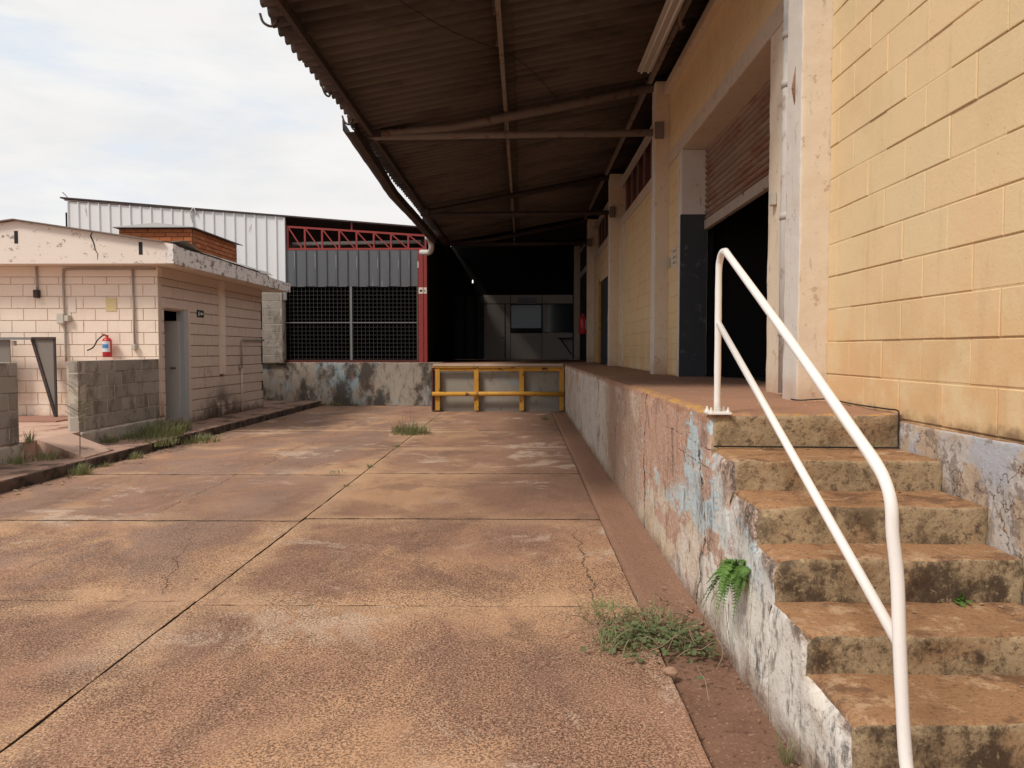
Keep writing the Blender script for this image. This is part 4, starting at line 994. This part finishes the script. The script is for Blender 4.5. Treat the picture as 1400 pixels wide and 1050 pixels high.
# chimney / brick tank house on roof
ch = thing('brick_chimney', 'orange brick housing with grey sheet lid on the peach building roof', 'chimney', (-6.8, 15, E + 1.6))
cx0, cx1, cy0, cy1, cz0, cz1 = -7.46, -6.10, 14.0, 16.2, E + 1.5, E + 2.24
bkg = G(); block_wall(ch, 'brick', '-Y', cx0, cx1, cy0, cz0, cz1, .083, .22, 'brick', bkg, phase=.1, jh=.014, jv=.012, dep=.04, bev=.003, seed=61, jit=.004, rec=.012)
block_wall(ch, 'brick', '+X', cy0 + .05, cy1, cx1, cz0, cz1, .083, .22, 'brick', bkg, phase=.0, jh=.014, jv=.012, dep=.04, bev=.003, seed=62, jit=.004, rec=.012)
bkg.build('mortar', 'brick_mortar', ch)
box('core', 'brick_mortar', ch, cx0 + .16, cx1 - .16, cy0 + .15, cy1, E + 1.2, cz1)
xm = (cx0 + cx1) / 2 - .05; lx0, lx1, ly0, ly1 = cx0 - .06, cx1 + .08, cy0 - .1, cy1 + .15
vs = [(lx0, ly0, cz1 + .01), (xm, ly0 + .25, cz1 + .13), (lx1, ly0, cz1 + .01), (lx1, ly1, cz1 + .01), (xm, ly1, cz1 + .13), (lx0, ly1, cz1 + .01)]
o = ob('lid_sheet', mesh('lid_sheet', vs, [(0, 2, 1), (1, 2, 3, 4), (0, 1, 4, 5)], 'sheet_grey'), ch); md = o.modifiers.new('t', 'SOLIDIFY'); md.thickness = .012

# porch, ramp, pavement, kerb
pv = G().box(-12, -5.285, -4.3, 19.72, -.12, ZP - .004).build('pavement', 'pavement'); pv['kind'] = 'structure'
rough_box('kerb', ['pavement', 'kerb_concrete', 'kerb_concrete'], None, -5.42, -5.275, -4.3, 19.6, -.1, ZP, res=.06, r0=.02, amp=.01, chip=.03, seed=71)['kind'] = 'structure'
po = thing('porch', None, None, (-8, 10, 0)); po['kind'] = 'structure'
box('porch_slab', 'porch_floor', po, -12, -6.03, 9.26, 12.5, 0, ZF - .01, bevel=.008)
box('porch_slab', 'porch_floor', po, -12, -6.02, 7.0, 9.25, 0, ZF - .012, bevel=.008)
box('red_strip', 'red_floor', po, -12, -7.2, 11.55, 12.49, ZF - .03, ZF + .012)
vs = [(-6.03, 9.28, ZF), (-5.33, 9.1, ZP + .015), (-5.38, 9.85, ZP + .015), (-6.03, 9.98, ZF), (-6.03, 9.28, 0), (-5.33, 9.1, 0), (-5.38, 9.85, 0), (-6.03, 9.98, 0)]
ob('ramp', mesh('ramp', vs, [(0, 1, 2, 3), (0, 4, 5, 1), (1, 5, 6, 2), (2, 6, 7, 3)], 'porch_floor'), po)
# bare privacy walls
pw = thing('privacy_wall', 'low bare grey block wall in front of the peach building corner', 'wall', (-6.1, 11.3, ZP))
bkg = G()
block_wall(pw, 'block', '+X', 10.2, 12.49, XF, ZF - .01, E - .145, .20, .4, 'bare_block', bkg, phase=.12, jh=.012, jv=.026, dep=.06, bev=.005, seed=81, jit=.005, rec=.009)
block_wall(pw, 'block', '-Y', XF - .14, XF - .001, 10.2, ZF - .01, E - .145, .20, .4, 'bare_block', bkg, phase=.0, jh=.014, jv=.01, dep=.06, bev=.005, seed=82, jit=.004, rec=.009)
bkg.build('mortar', 'bare_mortar', pw)
box('core', 'bare_mortar', pw, XF - .138, XF - .02, 10.22, 12.49, ZF, E - .16)
rough_box('footing', ['bare_mortar'] * 3, pw, XF - .16, XF + .035, 10.18, 12.49, 0, ZF - .02, res=.05, r0=.02, amp=.012, chip=.03, seed=83)
pw2 = thing('privacy_wall', 'dark bare block wall end cut off by the left edge of the photo', 'wall', (-6.1, 8.5, ZP))
bkg = G()
block_wall(pw2, 'block', '+X', 6.6, 8.97, XF, ZF - .01, E - .145, .20, .4, 'bare_block', bkg, phase=.2, jh=.012, jv=.026, dep=.06, bev=.005, seed=84, jit=.005, rec=.009)
bkg.build('mortar', 'bare_mortar', pw2); box('core', 'bare_mortar', pw2, XF - .14, XF - .02, 6.6, 8.96, 0, E - .16)
rough_box('footing', ['bare_mortar'] * 3, pw2, XF - .16, XF + .03, 6.6, 9.0, 0, ZF - .02, res=.07, r0=.02, amp=.012, chip=.02, seed=85)
# triangular steel screen in front of the wall
ts = thing('triangular_screen', 'dark triangular steel screen with a pale top bar on the porch', 'screen', (-7.8, 12.3, ZF))
YT = 12.25
def tp(x, y): return ((x - 715) / 1037 * YT, YT, E - (y - 478.5) / 1037 * YT)
A, B_, Cc = (-7.98, YT, E + .18), (-7.62, YT, E + .19), (-7.63, YT, ZF + .02)
vs = [A, B_, Cc] + [(a, b_ + .02, c) for a, b_, c in (A, B_, Cc)]
ob('panel', mesh('panel', vs, [(0, 2, 1), (3, 4, 5), (0, 1, 4, 3), (1, 2, 5, 4), (2, 0, 3, 5)], 'triangle_grey'), ts)
G().bar(A, Cc, .045, .045).build('diagonal_bar', 'dark_steel', ts); G().bar((B_[0], YT, ZF), (B_[0], YT, E + .21), .03).build('upright_bar', 'dark_steel', ts)
G().bar((-7.98, YT - .01, E + .19), (-7.60, YT - .01, E + .19), .04, .04).build('top_bar', 'dark_steel', ts)
G().bar((-9.4, YT - .05, E + .185), (-7.96, YT - .05, E + .185), .05, .04).build('pale_bar', 'galvanised', ts)
box('side_panel', 'triangle_grey', ts, -9.3, -8.36, YT, YT + .02, ZF + .3, E + .17)
G().tube([(-8.28, YT - .02, E + .15), (-8.28, YT - .02, E + .07)], .045, 10).build('pipe_clamp', 'conduit', ts)

# ================================================================== PLANTS
def blades(g, cx, cy, cz, n, rad_, h, rng, w=.006, lean=.6, mi=0):
    for _ in range(n):
        a = rng.uniform(0, 6.28); r = rad_ * math.sqrt(rng.random()); x, y = cx + r * math.cos(a), cy + r * math.sin(a)
        hh = h * rng.uniform(.4, 1.1); d = Vector((math.cos(a) + rng.uniform(-.6, .6), math.sin(a) + rng.uniform(-.6, .6), 0)) * lean * hh * rng.uniform(.3, 1.2)
        s = Vector((-d.y, d.x, 0)).normalized() * w * rng.uniform(.6, 1.3) if d.length > 1e-5 else Vector((w, 0, 0))
        p0 = Vector((x, y, cz)); p1 = p0 + d * .4 + Vector((0, 0, hh * .65)); p2 = p0 + d + Vector((0, 0, hh * rng.uniform(.7, 1)))
        g.add([p0 - s, p0 + s, p1 + s * .8, p1 - s * .8, p2], [(0, 1, 2, 3), (3, 2, 4)], mi)
def leaves(g, pts, rng, size, mi=0, flat=.6):
    for p in pts:
        a = rng.uniform(0, 6.28); d = Vector((math.cos(a), math.sin(a), rng.uniform(-flat, flat))).normalized(); s = Vector((-math.sin(a), math.cos(a), rng.uniform(-.5, .5))).normalized()
        L = size * rng.uniform(.6, 1.3); p = Vector(p); nrm = d.cross(s) * L * .12
        g.add([p, p + d * L * .35 + s * L * .32 + nrm, p + d * L * .8 + s * L * .25, p + d * L, p + d * L * .8 - s * L * .25, p + d * L * .35 - s * L * .32 + nrm], [(0, 1, 2, 3), (0, 3, 4, 5)], mi)
def plant(name, label, loc, cat='weed'): return thing(name, label, cat, loc)
rng = random.Random(11)
# weed patch by the dock wall
wp_ = plant('weed_patch', 'leafy green weed patch growing at the dock wall foot near the stairs', (.8, 3.7, 0), 'weeds')
g = G(); pts = []
for _ in range(520):
    t = rng.random(); x = .42 + .52 * t + rng.gauss(0, .05); y = 3.72 + rng.gauss(0, .13) + .05 * math.sin(t * 5)
    if x > .96: continue
    pts.append((x, y, .01 + abs(rng.gauss(0, .026))))
leaves(g, pts, rng, .034); g.build('leaves', ['leaf_green'], wp_)['kind'] = 'stuff'
g = G()
for _ in range(24):
    x = rng.uniform(.35, .92); y = 3.72 + rng.gauss(0, .1)
    blades(g, x, y, 0, 6, .03, .09, rng, .0022, 1.2)
blades(g, .45, 4.10, 0, 150, .15, .07, rng, .0022, 1.3)
blades(g, .68, 4.0, 0, 120, .14, .07, rng, .0022, 1.3)
g.build('grass_blades', ['grass_green'], wp_)['kind'] = 'stuff'
g = G()
for _ in range(26):
    x, y = rng.uniform(.35, .95), 3.8 + rng.gauss(0, .18); a = rng.uniform(0, 6.28); L = rng.uniform(.15, .42)
    p = [(x, y, .01)]
    for q in range(4): a += rng.uniform(-.6, .6); p.append((p[-1][0] + math.cos(a) * L / 4, p[-1][1] + math.sin(a) * L / 4, .01 + .05 * math.sin(q) ** 2 + rng.uniform(0, .05)))
    p = [(min(q[0], .955), q[1], q[2]) for q in p]
    g.tube(curve_pts(p, 3), .0022, 4, cap=False)
for q in range(5):                    # bare twigs climbing the wall
    y = 3.45 + q * .055; p = [(.95, y, .02)]
    for r_ in range(5): p.append((.965 - rng.uniform(0, .02), p[-1][1] + rng.uniform(-.06, .09), p[-1][2] + rng.uniform(.03, .09)))
    g.tube(curve_pts(p, 3), .0013, 4, cap=False)
g.build('twigs', ['dried_stem'], wp_)['kind'] = 'stuff'
dl_ = G(); pts = [(rng.uniform(.62, .97), 3.95 + rng.gauss(0, .22), .02) for _ in range(90)]
leaves(dl_, pts, rng, .028, flat=.3); o = dl_.build('dead_leaves', ['dead_leaf']); tag(o, 'dry brown leaves heaped between the weeds and the dock wall', 'dead leaves', kind='stuff')
# debris along the strip
dg = G()
for _ in range(300):
    y = rng.uniform(1.6, 3.8); x = rng.uniform(.66, .98); s = rng.uniform(.002, .006); zz = -.022 + .02 * mn.fractal(Vector((x * 5, y * 3, 0)), .8, 2.1, 4) - .012 + .02 * (x > .92); dg.box(x, x + s * 1.6, y, y + s * 1.3, zz - s, zz + s * .6)
for _ in range(60):
    y = rng.uniform(2.0, 12); x = rng.uniform(-3.5, .6); s = rng.uniform(.003, .007); dg.box(x, x + s * 1.3, y, y + s, 0, s)
o = dg.build('pebbles', ['stone']); tag(o, 'small pebbles scattered over the earth strip', 'pebbles', kind='stuff')
dg = G()
for _ in range(26):
    x, y, zz = (rng.uniform(1.02, 1.9), rng.uniform(4.2, 7.5), H0 + .002) if rng.random() < .65 else (rng.uniform(.2, .95), rng.uniform(2.4, 9), .004)
    s = rng.uniform(.006, .016); a = rng.uniform(0, 3)
    dg.add([(x, y, zz + .006), (x + s * math.cos(a), y + s * math.sin(a), zz + .009), (x + s * .7 * math.cos(a + 1), y + s * .7 * math.sin(a + 1), zz + .006)], [(0, 1, 2)])
o = dg.build('paint_flakes', ['chip_white']); tag(o, 'pale paint flakes lying on the dock floor', 'paint flakes', kind='stuff')
bm = bmesh.new(); bmesh.ops.create_icosphere(bm, subdivisions=2, radius=.03)
for v in bm.verts: v.co = Vector((v.co.x * 1.15, v.co.y * .8, v.co.z * .75)) * (1 + .35 * mn.noise(v.co * 40)) + Vector((.66, 3.33, .018))
me = bpy.data.meshes.new('stone'); bm.to_mesh(me); bm.free(); me.materials.append(M['stone']); o = ob('stone', me); tag(o, 'single small brown stone lying just in front of the weeds', 'stone')
dg = G()
for _ in range(170):
    y = rng.uniform(6.5, 17.5); x = -5.26 + abs(rng.gauss(0, .14)); leaves(dg, [(x, y, .01)], rng, .05, flat=.15)
o = dg.build('leaf_litter', ['dead_leaf']); tag(o, 'dry leaf litter gathered along the left kerb', 'leaf litter', kind='stuff')
dg = G()
for k in range(1, 6):
    for _ in range(5):
        leaves(dg, [(rng.uniform(1.15, 1.9), frt[k - 1] - rng.uniform(.02, .28), E - lev[k] + .006)], rng, .018, flat=.1)
o = dg.build('leaf_bits', ['dead_leaf']); tag(o, 'small dry leaf bits lying on the stair treads', 'leaf bits', kind='stuff')
# fern on the dock wall and small fern on a riser
def fern(label, c, n, L, out, rng, droop=.8):
    t = plant('fern', label, c, 'fern'); c = Vector(c)
    for k in range(n):
        a = rng.uniform(-1, 1); d0 = (Vector(out) + Vector((rng.uniform(-.4, .4), rng.uniform(-1, 1), rng.uniform(-.8, 1.0)))).normalized(); LL = L * rng.uniform(.6, 1.1)
        base = c + Vector((0, rng.uniform(-.8, .8), rng.uniform(-.9, .8))) * L * .62
        if out[1] < 0: base = c + Vector((rng.uniform(-.5, .5) * L * .8, 0, rng.uniform(0, .2) * L))
        P = []; 
        for i in range(9):
            s = i / 8; P.append(base + d0 * LL * s * .8 + Vector((0, 0, -droop * LL * s * s * .8)))
        g = G(); g.tube(P, .0012, 4, cap=False)
        for i in range(1, 9):
            tdir = (P[i] - P[i - 1]).normalized(); sd = tdir.cross(Vector((0, 0, 1)))
            sd = sd.normalized() if sd.length > .1 else Vector((0, 1, 0))
            for half in (0, .5):
                q = P[i - 1].lerp(P[i], half)
                for sg_ in (-1, 1):
                    ll = LL * .17 * math.sin(math.pi * min(1, (i + half) / 9) ** .7 * .97) + .004
                    dd = (sd * sg_ + tdir * .5 + Vector((0, 0, rng.uniform(-.3, .3)))).normalized()
                    ww = tdir * ll * .16; tip_ = q + dd * ll
                    g.add([q - ww, q + ww, q + dd * ll * .6 + ww, tip_, q + dd * ll * .6 - ww], [(0, 1, 2, 3, 4)])
        g.build('frond', ['fern_green'], t)
    return t
fern('bright green fern clump rooted in the broken edge of the stairs', (.965, 3.30, E - .98), 46, .18, (-.45, -.1, .05), random.Random(4), .9)
fern('tiny green fern sprouting from the foot of a stair riser', (1.70, 2.935, E - .975), 12, .05, (0, -1, .5), random.Random(5), .3)
# grass tufts
def tuft(label, specs, loc, extra=None, seed=0):
    t = plant('grass_tuft', label, loc, 'grass tuft'); r = random.Random(seed); g = G()
    for (x, y, z, n, R, h, w) in specs: blades(g, x, y, z, n, R, h, r, w, .7)
    g.build('blades', ['grass_green'], t)['kind'] = 'stuff'
    g = G()
    for (x, y, z, n, R, h, w) in specs: blades(g, x, y, z, n // 4, R * .8, h * 1.5, r, w * .7, .5)
    g.build('dry_stalks', ['straw'], t)['kind'] = 'stuff'
tuft('lone grass tuft sprouting from the slab joint before the yellow frame', [(-1.95, 13.1, 0, 330, .33, .17, .006), (-2.0, 13.2, 0, 12, .25, .42, .004)], (-1.95, 13.1, 0), seed=1)
tuft('large grassy weed clump over the kerb below the grey doorway', [(-5.55, 11.5, ZP, 300, .36, .22, .007), (-5.35, 10.9, ZP - .05, 200, .35, .12, .006), (-5.2, 11.9, .0, 260, .4, .12, .007), (-5.7, 12.2, ZP, 260, .3, .22, .007)], (-5.5, 11.4, ZP), seed=2)
tuft('small weed at the kerb foot near the ramp', [(-5.22, 8.75, 0, 160, .15, .13, .006), (-5.2, 9.3, 0, 60, .1, .06, .005)], (-5.2, 8.8, 0), seed=3)
tuft('low weed at the kerb foot right of the tall seedling', [(-5.2, 10.0, 0, 70, .12, .1, .006)], (-5.2, 10, 0), seed=4)
tuft('weeds at the foot of the bare block wall', [(-5.9, 10.7, ZP, 90, .12, .10, .006), (-5.9, 11.2, ZP, 110, .18, .09, .006), (-5.85, 12.0, ZP, 130, .15, .14, .006)], (-5.9, 11, ZP), seed=5)
tuft('weeds by the dark wall end at the left edge', [(-5.75, 9.0, ZP, 70, .15, .12, .006), (-6.0, 9.1, ZF - .02, 40, .05, .16, .005), (-5.9, 8.7, ZP, 60, .15, .1, .006)], (-5.8, 9, ZP), seed=6)
tuft('thin green fringe along the foot of the mouldy far dock wall', [(-6.2 + i * .45, 19.62, 0, 60, .2, .10 + .05 * (i % 2), .008) for i in range(5)], (-5, 19.6, 0), seed=7)
tuft('small dry weed on the slab near the yellow frame', [(.45, 15.7, 0, 40, .07, .1, .005)], (.45, 15.7, 0), seed=8)
tuft('tiny weeds dotted along the long slab joint beyond the grass tuft', [(-1.89, 9.3, 0, 30, .05, .05, .004), (-1.89, 8.0, 0, 16, .04, .03, .003), (-2.2, 8.87, 0, 30, .12, .03, .004), (-1.9, 11.3, 0, 30, .06, .05, .004)], (-1.9, 9, 0), seed=12)
tuft('reddish dry weed at the dock wall foot nearest the camera', [(.93, 2.62, .0, 40, .03, .10, .0016), (.93, 2.42, 0, 30, .03, .08, .0016), (.9, 2.25, 0, 30, .04, .07, .0016)], (.93, 2.6, 0), seed=9)
# tall seedling
sd_ = plant('seedling', 'tall thin pale seedling standing at the kerb beside the ramp', (-5.45, 9.2, ZP), 'plant')
g = G(); r = random.Random(8); bx, by = -5.42, 9.15
stem = [Vector((bx, by, ZP - .1)), Vector((bx + .01, by, ZP + .3)), Vector((bx, by, ZP + .6)), Vector((bx + .02, by, ZP + .92))]
g.tube(curve_pts(stem, 5), .006, 5)
lp = []
for k in range(26):
    z = ZP + .35 + .55 * r.random(); a = r.uniform(0, 6.28); L = r.uniform(.05, .18)
    e = Vector((bx + math.cos(a) * L, by + math.sin(a) * L, z + L * .7)); g.tube([(bx, by, z), e], .0025, 4, cap=False)
    for q in range(5): lp.append(Vector((bx, by, z)).lerp(e, r.uniform(.3, 1)) + Vector((r.uniform(-.02, .02), 0, r.uniform(-.02, .02))))
g.build('stem', ['straw'], sd_); g = G(); leaves(g, lp, r, .022); g.build('leaves', ['grass_green'], sd_)['kind'] = 'stuff'
# shared group names of repeats
for o in S.objects:
    g_ = {'grass tuft': 'grass tufts and weeds around the yard', 'conduit': 'conduits on the peach front wall', 'fern': 'ferns on the dock and stairs',
          'fire extinguisher': 'red fire extinguishers', 'junction box': 'small boxes on the warehouse wall', 'wall': 'bare block privacy walls', 'paper': 'papers on the peach front wall'}.get(o.get('category'))
    if g_ and o.parent is None: o['group'] = g_
